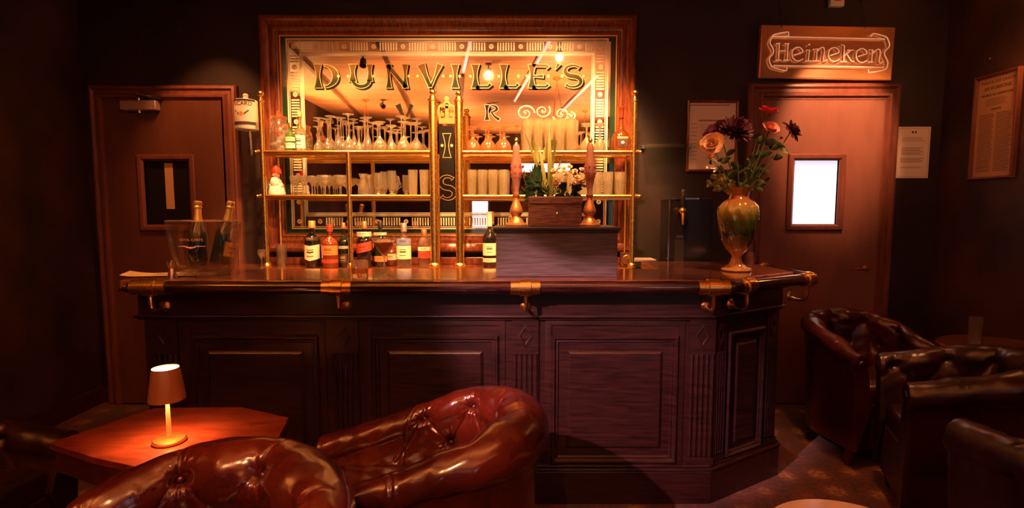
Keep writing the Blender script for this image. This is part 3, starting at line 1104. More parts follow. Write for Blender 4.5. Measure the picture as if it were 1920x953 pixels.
bracket(pl(281, 534, 2.395), 0, 0.078)
bracket(pl(633, 534, 2.395), 0, 0.066)
bracket(pl(985, 534, 2.395), 0, 0.066)
bracket(pl(1337, 534, 2.395), 0, 0.070)
ca2 = math.atan2(P2.y - P1.y, P2.x - P1.x)
bracket(P1 + (P2 - P1) * 0.16, ca2, 0.045)
bracket(P1 + (P2 - P1) * 0.93, ca2, 0.045)
bracket(P3 - Vector((0, 0.08, 0)), math.atan2(P3.y - P2.y, P3.x - P2.x), 0.03)
kn = MB()
kn.lathe([(0, 0.0), (0.012, 0.004), (0.018, 0.012), (0.012, 0.022), (0.022, 0.028), (0.022, 0.045)], 16, T(P0 - Vector((0.025, 0, 0))) @ Matrix.Rotation(PI / 2, 4, 'Y'))
obj('rail_knob', kn, 'rail_wood', tbar)

# ================================================================== BRASS SHELF RACKS
YS = 3.50
ZS1 = at(850, 284, YS).z      # surface of the upper shelf
ZS2 = at(850, 367, YS).z


def rack(name, label, pxl, pxr, posts, lefttip, righttip):
    cx = at((pxl + pxr) / 2, 400, YS).x
    t = thing(name, label, 'shelf rack', (cx, YS, ZB + 0.0004))
    for px, py0 in posts:
        x = at(px, 400, YS).x - cx
        m = MB()
        zt = at(px, py0, YS).z - ZB
        r = 0.027 if px in (814, 862) else (0.017 if py0 < 250 else 0.016)
        prof = [(0, 0), (r + 0.016, 0), (r + 0.016, 0.010), (r + 0.008, 0.014), (r + 0.012, 0.022), (r + 0.010, 0.032), (r + 0.002, 0.040), (r, 0.055)]
        if py0 < 250:
            prof += [(r, zt - 0.075), (r + 0.005, zt - 0.070), (r + 0.005, zt - 0.062), (r - 0.004, zt - 0.056), (r - 0.007, zt - 0.040)]
            for i in range(7):
                a = PI * i / 6
                prof.append((max(0.0, 0.021 * math.sin(a) + (0.004 if i == 0 else 0)), zt - 0.019 - 0.019 * math.cos(a)))
            prof[-1] = (0, zt)
        else:
            prof += [(r, ZS1 - ZB - 0.01), (0, ZS1 - ZB - 0.01)]
        m.lathe(prof, 20, T((x, 0, 0)))
        obj('post', m, 'brass', t)
        if py0 < 250:   # a slimmer upright at the back, against the mirror
            m = MB()
            m.lathe([(0, 0), (0.013, 0), (0.013, 0.01), (0.009, 0.02), (0.009, ZS1 - ZB), (0, ZS1 - ZB)], 12, T((x, 0.222, 0)))
            obj('rear_post', m, 'brass', t)
    x0 = at(lefttip, 287, YS).x - cx
    x1 = at(righttip, 287, YS).x - cx
    xa, xb = at(pxl, 400, YS).x - cx, at(pxr, 400, YS).x - cx
    for zs in (ZS1, ZS2):
        z = zs - ZB
        sh = obj('shelf', MB().box(xa - 0.01, xb + 0.01, 0.012, 0.240, z - 0.010, z), 'glass_shelf', t, smooth=0)
        m = MB()
        m.tube([(x0 + 0.02, -0.004, z - 0.004), (x1 - 0.02, -0.004, z - 0.004)], 0.0105, 12)
        for xx, sg in ((x0, -1), (x1, 1)):
            M = T((xx - sg * 0.02, -0.004, z - 0.004)) @ Matrix.Rotation(sg * PI / 2, 4, 'Y')
            m.lathe([(0.0105, -0.01), (0.015, -0.004), (0.015, 0.002), (0.008, 0.008), (0.011, 0.016), (0.006, 0.026), (0, 0.028)], 12, M)
        obj('shelf_rail', m, 'brass', sh)
        m = MB()
        m.tube([(xa - 0.01, 0.224, z - 0.014), (xb + 0.01, 0.224, z - 0.014)], 0.008, 10)
        m.box(xa, xb, 0.0, 0.012, z - 0.028, z - 0.012)
        for xx in (xa, xb):
            m.tube([(xx, 0.0, z - 0.014), (xx, 0.224, z - 0.014)], 0.007, 8)
        obj('shelf_bearer', m, 'brass_dull', sh)
    return t


rack('shelf_rack', 'two-tier brass and glass shelf rack under the D U N V letters of the mirror', 497, 814,
     [(497, 170), (656, 300), (814, 168)], 479, 818)
rack('shelf_rack', 'two-tier brass and glass shelf rack behind the crate of flowers', 862, 1186,
     [(862, 170), (1186, 169)], 858, 1202)

# ================================================================== GLASSWARE
G = 'glass'


def glass_mesh(prof_out, prof_in, seg=20, mat=G, twist=None):
    m = MB()
    m.lathe(prof_out + prof_in, seg, twist=twist)
    return m


def wine_prof(h, rb, rf, stem, bowl_h):
    """standing glass; returns outside then inside profile"""
    zb = h - bowl_h
    o = [(0, 0), (rf, 0), (rf, 0.002), (rf * 0.5, 0.005), (0.006, 0.012), (stem, 0.02), (stem, zb - 0.01), (0.007, zb)]
    n = 7
    for i in range(1, n + 1):
        a = i / n
        o.append((rb * (math.sin(a * PI * 0.62) ** 0.8) * (1.0 if a < 0.99 else 0.97), zb + bowl_h * a))
    i_ = [(r - 0.0018, z) for r, z in o[:7:-1]]
    i_ = [(max(r, 0.0), z) for r, z in i_] + [(0, zb + 0.004)]
    return o + i_


def upside(prof, h):
    return [(r, h - z) for r, z in prof][::-1]


def tumbler_prof(h, r0, r1, base=0.012):
    return [(0, 0), (r0 - 0.002, 0), (r0, 0.003), (r1, h), (r1 - 0.0025, h), (r0 - 0.0030, base), (0, base)]


KIND = {
    'wine': upside(wine_prof(0.215, 0.038, 0.034, 0.0035, 0.085), 0.215),
    'tall_wine': upside(wine_prof(0.245, 0.040, 0.036, 0.0038, 0.10), 0.245),
    'balloon': upside(wine_prof(0.195, 0.044, 0.038, 0.0040, 0.10), 0.195),
    'flute': upside(wine_prof(0.225, 0.026, 0.030, 0.0035, 0.13), 0.225),
    'cordial': upside(wine_prof(0.165, 0.028, 0.028, 0.0032, 0.07), 0.165),
    'coupe': upside(wine_prof(0.165, 0.050, 0.036, 0.0060, 0.095), 0.165),
    'goblet': upside(wine_prof(0.185, 0.040, 0.036, 0.0060, 0.10), 0.185),
    'liqueur': wine_prof(0.130, 0.026, 0.026, 0.0035, 0.060),
    'dessert_coupe': wine_prof(0.135, 0.050, 0.034, 0.0050, 0.070),
    'highball': tumbler_prof(0.170, 0.026, 0.031),
    'hiball_tall': tumbler_prof(0.215, 0.027, 0.033),
    'tumbler': tumbler_prof(0.155, 0.030, 0.036),
    'carafe': [(0, 0), (0.034, 0), (0.037, 0.01), (0.036, 0.05), (0.020, 0.10), (0.019, 0.115), (0.030, 0.145), (0.028, 0.145), (0.017, 0.115), (0.018, 0.10), (0.034, 0.05), (0.033, 0.012), (0, 0.012)],
}
def dense(p):
    out = []
    for (a0, b0), (a1, b1) in zip(p, p[1:]):
        n = max(1, int(abs(b1 - b0) / 0.008))
        out += [(a0 + (a1 - a0) * i / n, b0 + (b1 - b0) * i / n) for i in range(n)]
    return out + [p[-1]]


PROTO = {}
STEMMED = {'wine', 'tall_wine', 'balloon', 'flute', 'cordial', 'coupe', 'goblet', 'liqueur', 'dessert_coupe'}


def ribs(a, k, z):
    return 1 + 0.05 * math.cos(9 * a) * (0.6 + 0.4 * math.cos(z * 160))


def put_glass(kind, name, cat, px, Y, z, label, group, mat=G):
    """first of a kind is built, every later one is a copy sharing its mesh"""
    if kind in ('tumbler', 'hiball_tall', 'highball', 'goblet') and mat == G:
        mat = 'glass_cut'
    key = (kind, mat, name)
    x = at(px, 250, Y).x
    if key not in PROTO:
        m = MB()
        cut = ribs if kind in ('tumbler', 'hiball_tall', 'highball', 'goblet', 'dessert_coupe') else None
        m.lathe(dense(KIND[kind]) if cut else KIND[kind], 20 if not cut else 54, twist=cut)
        if kind == 'coffee':
            pass
        o = obj(name, m, mat, None, smooth=60)
        PROTO[key] = o
    else:
        o = PROTO[key].copy()
        COL.objects.link(o)
    o.location = (x, Y, z + 0.0009)
    o.rotation_euler = (0, 0, rnd.uniform(0, 6))
    tag(o, label, cat, group)
    return o


KIND_W = {'wine': .038, 'tall_wine': .040, 'balloon': .050, 'flute': .030, 'cordial': .028}
rows = [3.552, 3.630, 3.700]
# upturned stemware, upper shelf of the rack under the D U N V letters
plan = {
    0: ['cordial', 'wine', 'flute', 'tall_wine', 'cordial', 'flute', 'balloon', 'cordial', 'balloon', 'wine'],
    1: ['wine', 'tall_wine', 'wine', 'flute', 'wine', 'balloon', 'flute', 'tall_wine', 'balloon'],
    2: ['tall_wine', 'flute', 'tall_wine', 'wine', 'tall_wine', 'wine', 'balloon', 'tall_wine', 'wine'],
}
for r, ks in plan.items():
    Y = rows[r]
    xa, xb = at(583, 250, Y).x + 0.015, at(800, 250, Y).x - 0.025
    tot = sum(2 * KIND_W[k] for k in ks)
    gap = (xb - xa - tot) / (len(ks) - 1)
    x = xa
    for k in ks:
        wdt = KIND_W[k]
        px = 960 + (x + wdt) / (at(1960, 250, Y).x) * 1000
        x += 2 * wdt + gap
        word = {'wine': 'wine glass', 'tall_wine': 'tall wine glass', 'balloon': 'balloon wine glass', 'flute': 'narrow champagne flute', 'cordial': 'short sherry glass'}[k]
        rowword = ('front row', 'middle row', 'back row against the mirror')[r]
        nm = {'wine': 'wine_glass', 'tall_wine': 'tall_wine_glass', 'balloon': 'balloon_glass', 'flute': 'champagne_flute', 'cordial': 'sherry_glass'}[k]
        put_glass(k, nm, 'glass', px, Y, ZS1, 'upturned %s on the upper shelf, %s of stemware' % (word, rowword), '%s upturned in the %s of the upper shelf' % (nm.replace('_', ' '), rowword), 'glass_clear' if k in ('flute', 'wine') else G)
# upper shelf of the other rack: upturned coupes with a reddish tint, tall tumblers, goblets
for Y, pxs in ((3.560, (887, 916, 945)), (3.665, (884, 911, 938)), ):
    for px in pxs:
        put_glass('coupe', 'cocktail_coupe', 'glass', px, Y, ZS1, 'upturned amber-tinted cocktail coupe on the upper shelf beside the crown', 'upturned coupes on the upper shelf beside the crown', 'glass_cordial')
for r, Y in enumerate((3.548, 3.622, 3.696)):
    for i in range(5 if r else 5):
        px = 988 + i * 20.5 + (r % 2) * 5
        put_glass('hiball_tall', 'tall_tumbler', 'glass', px, Y, ZS1, 'tall ribbed clear tumbler in the block on the upper shelf, %s row' % ('front', 'middle', 'back')[r], 'tall tumblers on the upper shelf, %s row' % ('front', 'middle', 'back')[r])
for r, Y in enumerate((3.560, 3.650)):
    for i in range(2):
        put_glass('goblet', 'water_goblet', 'glass', 1100 + i * 25, Y, ZS1, 'upturned ribbed water goblet beside the whisky decanter, %s row' % ('front', 'back')[r], 'water goblets beside the decanter, %s row' % ('front', 'back')[r])
# lower shelf, first rack
for r, Y in enumerate((3.545, 3.610)):
    for i in range(3):
        put_glass('liqueur', 'liqueur_glass', 'glass', 548 + i * 17 + r * 5, Y, ZS2, 'small stemmed liqueur glass beside the bearded figurine, %s row' % ('front', 'back')[r], 'liqueur glasses on the lower shelf, %s row' % ('front', 'back')[r])
for r, Y in enumerate((3.560, 3.680)):
    for i in range(2):
        put_glass('dessert_coupe', 'dessert_coupe', 'glass', 606 + i * 30.5 - r * 2, Y, ZS2, 'wide stemmed ice cream coupe on the lower shelf, %s row' % ('front', 'back')[r], 'ice cream coupes on the lower shelf, %s row' % ('front', 'back')[r])
put_glass('carafe', 'glass_carafe', 'carafe', 679, 3.560, ZS2, 'small waisted glass carafe beside the middle brass post, front one', None)
put_glass('carafe', 'glass_carafe', 'carafe', 690, 3.660, ZS2, 'small waisted glass carafe standing behind another carafe', None)
for i, (px, Y, lb) in enumerate(((708, 3.56, 'glass coffee mug with handle beside the carafes'), (733, 3.56, 'glass coffee mug with handle, the one nearer the two highball glasses'), (718, 3.66, 'glass coffee mug with handle standing behind two others'))):
    t = thing('glass_mug', lb, 'mug', (at(px, 250, Y).x, Y, ZS2 + 0.0005))
    hh_ = 0.165 if i else 0.150
    m = MB()
    m.lathe([(0, 0), (0.026, 0), (0.026, 0.005), (0.012, 0.02), (0.018, 0.03), (0.030, 0.06), (0.027, hh_), (0.0245, hh_), (0.027, 0.06), (0.014, 0.035), (0, 0.034)], 24)
    obj('mug_body', m, G, t, smooth=60)
    m = MB()
    m.tube([(0.026, 0, hh_ - 0.035), (0.046, 0, hh_ - 0.04), (0.050, 0, hh_ - 0.07), (0.030, 0, 0.065)], 0.004, 8)
    obj('handle', m, G, t, smooth=60)
for px, lb in ((773, 'ribbed highball glass on the lower shelf, the one farther from the thick brass post'), (794, 'ribbed highball glass on the lower shelf touching distance from the thick brass post')):
    put_glass('highball', 'highball_glass', 'glass', px, 3.56, ZS2, lb, None)
# lower shelf, second rack
for r, Y in enumerate((3.550, 3.625, 3.700)):
    for i in range(4):
        put_glass('highball', 'highball_glass', 'glass', 884 + i * 20.0 + (r % 2) * 3, Y, ZS2 + 0.0, 'tall clear highball glass in the block on the lower shelf, %s row' % ('front', 'middle', 'back')[r], 'highball block on the lower shelf, %s row' % ('front', 'middle', 'back')[r])
for r, Y in enumerate((3.550, 3.640)):
    for i in range(4):
        put_glass('tumbler', 'straight_tumbler', 'glass', 1050 + i * 23.5, Y, ZS2, 'ribbed straight tumbler half hidden behind the flowers and pump, %s row' % ('front', 'back')[r], 'tumblers behind the flowers, %s row' % ('front', 'back')[r])
for r, Y in enumerate((3.550, 3.640)):
    for i in range(2):
        put_glass('tumbler', 'straight_tumbler', 'glass', 1141 + i * 23, Y, ZS2, 'ribbed straight tumbler beside the end brass post, %s row' % ('front', 'back')[r], 'tumblers beside the end post, %s row' % ('front', 'back')[r])


# ------------------------------------------------------------------ bottles
def bottle(name, label, cat, px, Y, zb, h, r, mat, shoulder=0.62, neck=0.28, cap='black_plastic', capf=0.12, labels=(), capname='cap', seg=28, scale_y=1.0, mark=None):
    """labels: (z0, z1, material, kind)"""
    t = thing(name, label, cat, (at(px, 430, Y).x, Y, zb + 0.0009))
    rn = r * neck
    S = Matrix.Diagonal((1, scale_y, 1, 1))
    zs, zn = h * shoulder, h * (shoulder + 0.14)
    zc = h * (1 - capf)
    prof = [(0, 0), (r * 0.93, 0), (r, r * 0.12), (r, zs - r * 0.2), (r * 0.93, zs + r * 0.12), (r * 0.72, zs + (zn - zs) * 0.45), (rn * 1.2, zn - 0.004), (rn, zn + 0.008), (rn, zc - 0.004), (rn * 1.18, zc - 0.002), (rn * 1.18, zc + 0.004), (0, zc + 0.004)]
    obj('glass_body', MB().lathe(prof, seg, S), mat, t, smooth=50)
    obj(capname, MB().lathe([(rn * 1.1, zc - 0.01), (rn * 1.28, zc - 0.008), (rn * 1.28, h - 0.003), (rn * 1.15, h), (0, h)], 20, S), cap, t, smooth=40)
    for (z0, z1, lm, kind) in labels:
        m = MB()
        a0, a1 = -PI * 0.92, -PI * 0.08
        n = 24
        R = r * 1.012
        lo, hi = [], []
        for i in range(n + 1):
            a = a0 + (a1 - a0) * i / n
            s = abs(i / n - 0.5) * 2
            zl, zh = h * z0, h * z1
            if kind == 'point':      # shield: dips at the middle of top and bottom
                zh = zh - (1 - s) * h * 0.03
                zl = zl - (1 - s) * h * 0.05
            if kind == 'slant':
                zh += (i / n - 0.5) * h * 0.09
                zl += (i / n - 0.5) * h * 0.09
            lo.append((R * math.cos(a), R * math.sin(a), zl))
            hi.append((R * math.cos(a), R * math.sin(a), zh))
        m.grid([lo, hi], S)
        m2 = MB()
        for k, zz in enumerate((0.25, 0.5, 0.68)):
            q0 = [(p[0] * 1.006, p[1] * 1.006, p[2] + (g[2] - p[2]) * zz) for p, g in zip(lo, hi)]
            q1 = [(p[0] * 1.006, p[1] * 1.006, p[2] + (g[2] - p[2]) * (zz + (0.10 if k == 1 else 0.05))) for p, g in zip(lo, hi)]
            m2.grid([q0[8:17], q1[8:17]], S)
        lo_ = obj('label', m, lm, t, smooth=60)
        obj('label_print', m2, 'ink' if lm != 'ink' else 'label_gold', lo_, smooth=60)
    return t


CB = ZB
bottle('whisky_bottle', 'black bottle with a gold cap and pointed cream label behind the bar', 'bottle', 585, 3.60, CB, 0.315, 0.053, 'bottle_black', 0.60, 0.34, 'label_gold', 0.13, ((0.20, 0.50, 'label_cream', 'point'), (0.58, 0.66, 'ink', 'flat')))
bottle('whisky_bottle', 'red-brown embossed bottle beside the cream-labelled black bottle', 'bottle', 618, 3.58, CB, 0.29, 0.056, 'bottle_brown', 0.58, 0.27, 'label_red', 0.13, ((0.30, 0.52, 'label_orange', 'flat'), (0.12, 0.2, 'label_red', 'flat')))
bottle('liqueur_bottle', 'slim dark bottle with white band beside the thin brass post', 'bottle', 644, 3.63, CB, 0.30, 0.038, 'bottle_dark', 0.58, 0.30, 'copper', 0.10, ((0.42, 0.48, 'label_cream', 'flat'), (0.1, 0.3, 'ink', 'flat')))
bottle('whisky_bottle', 'dark square-shouldered bottle with slanting red label behind the short tumbler', 'bottle', 683, 3.60, CB, 0.31, 0.052, 'bottle_black', 0.60, 0.28, 'copper', 0.13, ((0.34, 0.54, 'label_red', 'slant'), (0.68, 0.78, 'label_cream', 'flat')))
bottle('rum_bottle', 'dark bottle standing behind the orange cocktail', 'bottle', 713, 3.64, CB, 0.31, 0.046, 'bottle_dark', 0.58, 0.30, 'black_plastic', 0.12, ((0.12, 0.24, 'label_orange', 'flat'), (0.70, 0.76, 'label_cream', 'flat')))
bottle('gin_bottle', 'squat amber jar-like bottle with small cream label behind the cocktail stem', 'bottle', 733, 3.70, CB, 0.17, 0.040, 'bottle_brown', 0.60, 0.35, 'brass_dull', 0.15, ((0.25, 0.5, 'label_cream', 'flat'),))
bottle('vodka_bottle', 'clear bottle with white and blue label beside the orange cocktail', 'bottle', 757, 3.58, CB, 0.300, 0.050, 'glass_clear', 0.58, 0.32, 'aluminium', 0.16, ((0.20, 0.50, 'label_cream', 'flat'), (0.52, 0.66, 'label_blue', 'flat')))
bottle('gin_bottle', 'square clear blue-grey bottle with copper stopper beside the thick brass post', 'bottle', 795, 3.60, CB, 0.255, 0.042, 'glass_clear', 0.72, 0.34, 'copper', 0.15, ((0.25, 0.42, 'label_red', 'flat'), (0.44, 0.55, 'label_cream', 'flat')), seg=8)
bottle('wine_bottle', 'tall dark bottle with two cream labels half hidden by the grey wooden box', 'bottle', 918, 3.60, CB, 0.375, 0.046, 'bottle_black', 0.55, 0.30, 'label_cream', 0.24, ((0.22, 0.44, 'label_cream', 'flat'), (0.10, 0.17, 'label_cream', 'flat')))
# round whisky decanter on the upper shelf
t = thing('whisky_decanter', 'round-bellied whisky decanter with a dark stopper at the end of the upper shelf', 'bottle', (at(1164, 250, 3.60).x, 3.60, ZS1 + 0.0009))
obj('glass_body', MB().lathe([(0, 0), (0.050, 0), (0.058, 0.012), (0.064, 0.05), (0.062, 0.085), (0.048, 0.125), (0.024, 0.150), (0.016, 0.165), (0.014, 0.225), (0.018, 0.23), (0, 0.23)], 28, twist=lambda a, k, z: 1 + (0.03 * math.cos(12 * a) if 0.01 < z < 0.14 else 0)), 'glass_amber', t, smooth=40)
obj('stopper', MB().lathe([(0.015, 0.222), (0.019, 0.226), (0.019, 0.285), (0.022, 0.29), (0.022, 0.30), (0, 0.302)], 20), 'bottle_brown', t)
obj('label', MB().box(-0.034, 0.034, -0.067, -0.062, 0.03, 0.085), 'ink', t, bevel=0.003)
obj('label', MB().box(-0.036, 0.036, -0.066, -0.060, 0.086, 0.098), 'label_gold', t, bevel=0.002)
obj('emblem', MB().ball((0, -0.069, 0.058), 0.013, 12, 8, sc=(1, 0.3, 1)), 'label_blue', t)
# green and clear bottles at the other end
bottle('liqueur_bottle', 'small green bottle with white blossoms print on the upper shelf', 'bottle', 551, 3.55, ZS1, 0.19, 0.032, 'glass_green', 0.55, 0.34, 'brass_dull', 0.12, ((0.12, 0.30, 'petal_white', 'flat'), (0.36, 0.5, 'label_cream', 'flat')))
bottle('liqueur_bottle', 'tall clear bottle with a glowing cream label beside the green bottle on the upper shelf', 'bottle', 569, 3.60, ZS1, 0.27, 0.036, 'glass_clear', 0.52, 0.30, 'label_gold', 0.10, ((0.10, 0.42, 'petal_white', 'flat'), (0.5, 0.56, 'label_orange', 'flat')))
# glass jar with striped candy
t = thing('candy_jar', 'clear lidded jar of red and white sweets at the end of the upper shelf', 'jar', (at(524, 250, 3.59).x, 3.59, ZS1 + 0.0008))
obj('jar_glass', MB().lathe([(0, 0), (0.058, 0), (0.062, 0.008), (0.062, 0.15), (0.054, 0.19), (0.044, 0.20), (0.044, 0.215), (0.042, 0.215), (0.042, 0.198), (0.052, 0.187), (0.0595, 0.149), (0.0595, 0.010), (0, 0.010)], 28), 'glass_clear', t, smooth=50)
obj('lid', MB().lathe([(0.048, 0.2155), (0.05, 0.22), (0.05, 0.235), (0.02, 0.243), (0.016, 0.25), (0.022, 0.224), (0.012, 0.272), (0, 0.273)], 24), 'glass_cordial', t)
sw = MB()
sr = MB()
for i in range(46):
    a = rnd.uniform(0, 6.28)
    q = rnd.uniform(0, 0.040)
    z = 0.022 + 0.0034 * i
    (sr if (i > 26 and rnd.random() < 0.8) else sw).ball((q * math.cos(a), q * math.sin(a), z), 0.014, 8, 6, sc=(1, 1, 0.8))
o = obj('white_sweets', sw, 'beard_white', t)
o['kind'] = 'stuff'
o = obj('red_sweets', sr, 'suit_red', t)
o['kind'] = 'stuff'
# bearded winter figurine
t = thing('bearded_figurine', 'small white-bearded figurine in a red hat on the lower shelf', 'figurine', (at(519, 350, 3.585).x, 3.585, ZS2 + 0.0008))
obj('robe', MB().lathe([(0, 0), (0.052, 0), (0.056, 0.01), (0.048, 0.05), (0.030, 0.10), (0.020, 0.115), (0, 0.118)], 20), 'beard_white', t)
bd_ = MB().ball((0, -0.026, 0.088), 0.030, 14, 10, sc=(1.0, 0.7, 1.35))
bd_.ball((-0.030, -0.010, 0.070), 0.020, 10, 8)
bd_.ball((0.030, -0.010, 0.070), 0.020, 10, 8)
obj('beard', bd_, 'petal_white', t)
fc = MB().ball((0, -0.012, 0.135), 0.026, 16, 12)
fc.ball((0, -0.040, 0.132), 0.007, 8, 6)
obj('face', fc, 'skin_pink', t)
obj('hat', MB().lathe([(0.031, 0.142), (0.034, 0.150), (0.031, 0.158), (0.028, 0.175), (0.014, 0.195), (0.004, 0.203), (0, 0.204)], 18, T((0, 0, 0))), 'suit_red', t)
obj('arm_bundle', MB().tube([(-0.035, -0.01, 0.10), (-0.050, -0.03, 0.07), (-0.045, -0.045, 0.045)], [0.014, 0.012, 0.008], 8), 'ink', t)

# ================================================================== ON THE BAR
ZTT = ZT + 0.0005
# champagne bucket, wide clear oval bowl
Yb = 2.62
cbx = at(384, 460, Yb).x
t = thing('champagne_bucket', 'clear flaring champagne bucket standing on the end of the bar', 'ice bucket', (cbx, Yb, ZTT))
hb = 0.268
SB = Matrix.Diagonal((1.0, 0.72, 1, 1))


def scal(a, k, z):
    return 1 + 0.012 * math.cos(12 * a)


prof = [(0, 0), (0.105, 0), (0.118, 0.010), (0.135, 0.045), (0.155, 0.11), (0.168, 0.19), (0.176, hb - 0.004), (0.175, hb), (0.171, hb), (0.163, 0.19), (0.149, 0.11), (0.128, 0.05), (0.10, 0.030), (0, 0.028)]
obj('bowl', MB().lathe(prof, 48, SB, twist=scal), 'bucket_glass', t, smooth=50)
rm_ = MB()
rm_.tube([SB @ Vector((0.1735 * math.cos(2 * PI * i / 64), 0.1735 * math.sin(2 * PI * i / 64), hb + 0.0005)) for i in range(65)], 0.0022, 8, cap=False)
obj('rim', rm_, 'glass_cut', t)
obj('thick_foot', MB().lathe([(0, 0.004), (0.100, 0.004), (0.112, 0.012), (0.116, 0.024), (0.06, 0.020), (0, 0.016)], 40, SB, twist=lambda a, k, z: 1 + 0.05 * math.cos(16 * a)), 'glass', t)
lm = text_mb('ROYAL CARTE', 0.017, XZ @ T((0, 0, 0)), 0.0004)
for v in lm.v:
    v.y = v.y - math.sqrt(max(0.0, 1 - (v.x / 0.156) ** 2)) * 0.156 * 0.72 - 0.003
    v.z += 0.180
for i_w in (-1, 1):
    pass
em = MB()
for sx in (-1, 1):
    pts = [(sx * 0.006, -0.1165, 0.142), (sx * 0.03, -0.1150, 0.150), (sx * 0.065, -0.106, 0.149)]
    em.tube(pts, [0.004, 0.0025, 0.001], 6)
em.ball((0, -0.117, 0.142), 0.006, 8, 6)
obj('etched_lettering', join(lm, em), 'etched_pink', t, smooth=0)


def champagne(name, label, base, tip, h=0.31, r=0.044):
    t = thing(name, label, 'bottle', base)
    d = (Vector(tip) - Vector(base)).normalized()
    q = d.to_track_quat('Z', 'Y')
    t.rotation_euler = q.to_euler()
    pr = [(0, 0), (r * 0.9, 0), (r, 0.008), (r, h * 0.42), (r * 0.9, h * 0.50), (r * 0.62, h * 0.60), (0.018, h * 0.70), (0.0145, h * 0.78), (0.0145, h * 0.90), (0, h * 0.90)]
    obj('glass_body', MB().lathe(pr, 28), 'bottle_dark', t, smooth=50)
    obj('foil', MB().lathe([(r * 0.50, h * 0.645), (0.0195, h * 0.70), (0.016, h * 0.78), (0.0155, h * 0.88), (0.019, h * 0.89), (0.019, h * 0.905), (0.016, h * 0.92), (0.019, h * 0.94), (0.020, h * 0.975), (0.014, h * 0.995), (0, h)], 24), 'cork_gold', t, smooth=40)
    m = MB()
    lo, hi = [], []
    for i in range(17):
        a = -PI * 0.85 + PI * 0.7 * i / 16
        lo.append((r * 1.012 * math.cos(a), r * 1.012 * math.sin(a), h * 0.14))
        hi.append((r * 1.012 * math.cos(a), r * 1.012 * math.sin(a), h * 0.36))
    m.grid([lo, hi])
    lb = obj('label', m, 'label_gold', t)
    p = MB()
    for z0, z1 in ((0.19, 0.21), (0.25, 0.29)):
        p.grid([[(a[0] * 1.006, a[1] * 1.006, h * z0) for a in lo[4:13]], [(a[0] * 1.006, a[1] * 1.006, h * z1) for a in lo[4:13]]])
    obj('label_print', p, 'ink', lb)
    return t


def dir_at(b, px, py, Y):
    return at(px, py, Y)


champagne('champagne_bottle', 'gold-foiled champagne bottle leaning in the bucket, the one with its belly in view', (cbx - 0.020, Yb - 0.03, ZTT + 0.052), at(371, 372, Yb + 0.0), 0.315)
champagne('champagne_bottle', 'gold-foiled champagne bottle leaning out over the far side of the bucket rim', (cbx + 0.060, Yb + 0.005, ZTT + 0.058), at(437, 362, Yb + 0.03), 0.315, 0.040)
# menus under the bucket
tp = thing('menu_stack', 'loose pile of cream printed menus lying under the champagne bucket', 'menus', (at(300, 512, 2.60).x, 2.60, ZT))
for k, (dx, dy, a, w_, h_) in enumerate(((-0.045, 0.02, 0.35, 0.12, 0.16), (0.03, 0.0, 0.12, 0.15, 0.11))):
    nx = 12
    M = T((dx, dy, 0.0006 + 0.003 * k)) @ rz(a)
    rows_ = []
    for i in range(nx + 1):
        x = -w_ + 2 * w_ * i / nx
        lift = 0.012 * (max(0.0, -x / w_) ** 2) * (1 - k) + 0.0004
        rows_.append([(x, -h_ * 0.5, lift), (x, h_ * 0.5, lift * 1.3)])
    m = MB().grid(rows_)
    m.grid([[(p[0], p[1], p[2] + 0.0012) for p in r] for r in rows_])
    m.v = [M @ v for v in m.v]
    sh_ = obj('menu_sheet', m, 'menu_paper', tp, smooth=0)
    pr_ = MB()
    for j in range(6):
        yy = -h_ * 0.38 + h_ * 0.13 * j
        pr_.box(-w_ * 0.35, w_ * 0.8, yy, yy + 0.004, 0.0032, 0.0036, M)
    obj('menu_print', pr_, 'grey_ink', sh_, smooth=0)
# steel jigger
t = thing('steel_jigger', 'small conical steel measure standing on the bar beside the champagne bucket', 'jigger', (at(323, 518, 2.50).x, 2.50, ZTT))
obj('jigger_cup', MB().lathe([(0, 0), (0.022, 0), (0.022, 0.002), (0.012, 0.042), (0.010, 0.046), (0.014, 0.052), (0.019, 0.082), (0.017, 0.082), (0.011, 0.054), (0, 0.05)], 24), 'steel', t)
# rocks glass and cocktail
t = thing('rocks_glass', 'short heavy rocks glass half full of amber whisky on the bar', 'glass', (at(675, 518, 2.52).x, 2.52, ZTT))
obj('glass_body', MB().lathe([(0, 0), (0.036, 0), (0.038, 0.004), (0.041, 0.082), (0.0385, 0.082), (0.036, 0.022), (0, 0.018)], 28, twist=lambda a, k, z: 1 + 0.02 * math.cos(14 * a) * (z < 0.05)), 'glass_clear', t, smooth=50)
obj('whisky', MB().lathe([(0, 0.0195), (0.0345, 0.0235), (0.0360, 0.046), (0, 0.046)], 24), 'glass_amber', t, smooth=50)
t = thing('cocktail_glass', 'stemmed martini glass of orange cocktail standing on the bar', 'cocktail', (at(721, 520, 2.50).x, 2.50, ZTT))
hg = 0.190
obj('glass_body', MB().lathe([(0, 0), (0.034, 0), (0.034, 0.002), (0.012, 0.006), (0.004, 0.014), (0.0035, 0.09), (0.006, 0.100), (0.024, 0.130), (0.042, 0.155), (0.054, hg - 0.01), (0.055, hg), (0.053, hg), (0.052, hg - 0.01), (0.040, 0.156), (0.022, 0.132), (0, 0.112)], 32), 'glass_clear', t, smooth=50)
obj('cocktail', MB().lathe([(0, 0.1135), (0.0215, 0.1335), (0.0388, 0.1565), (0.0475, 0.172), (0, 0.172)], 28), 'drink_orange', t, smooth=50)
fr_ = MB()
for i in range(26):
    a = 2 * PI * i / 26
    fr_.ball((0.049 * math.cos(a), 0.049 * math.sin(a), 0.1735), 0.0035, 6, 4)
o = obj('foam_bubbles', fr_, 'petal_white', t)
o['kind'] = 'stuff'

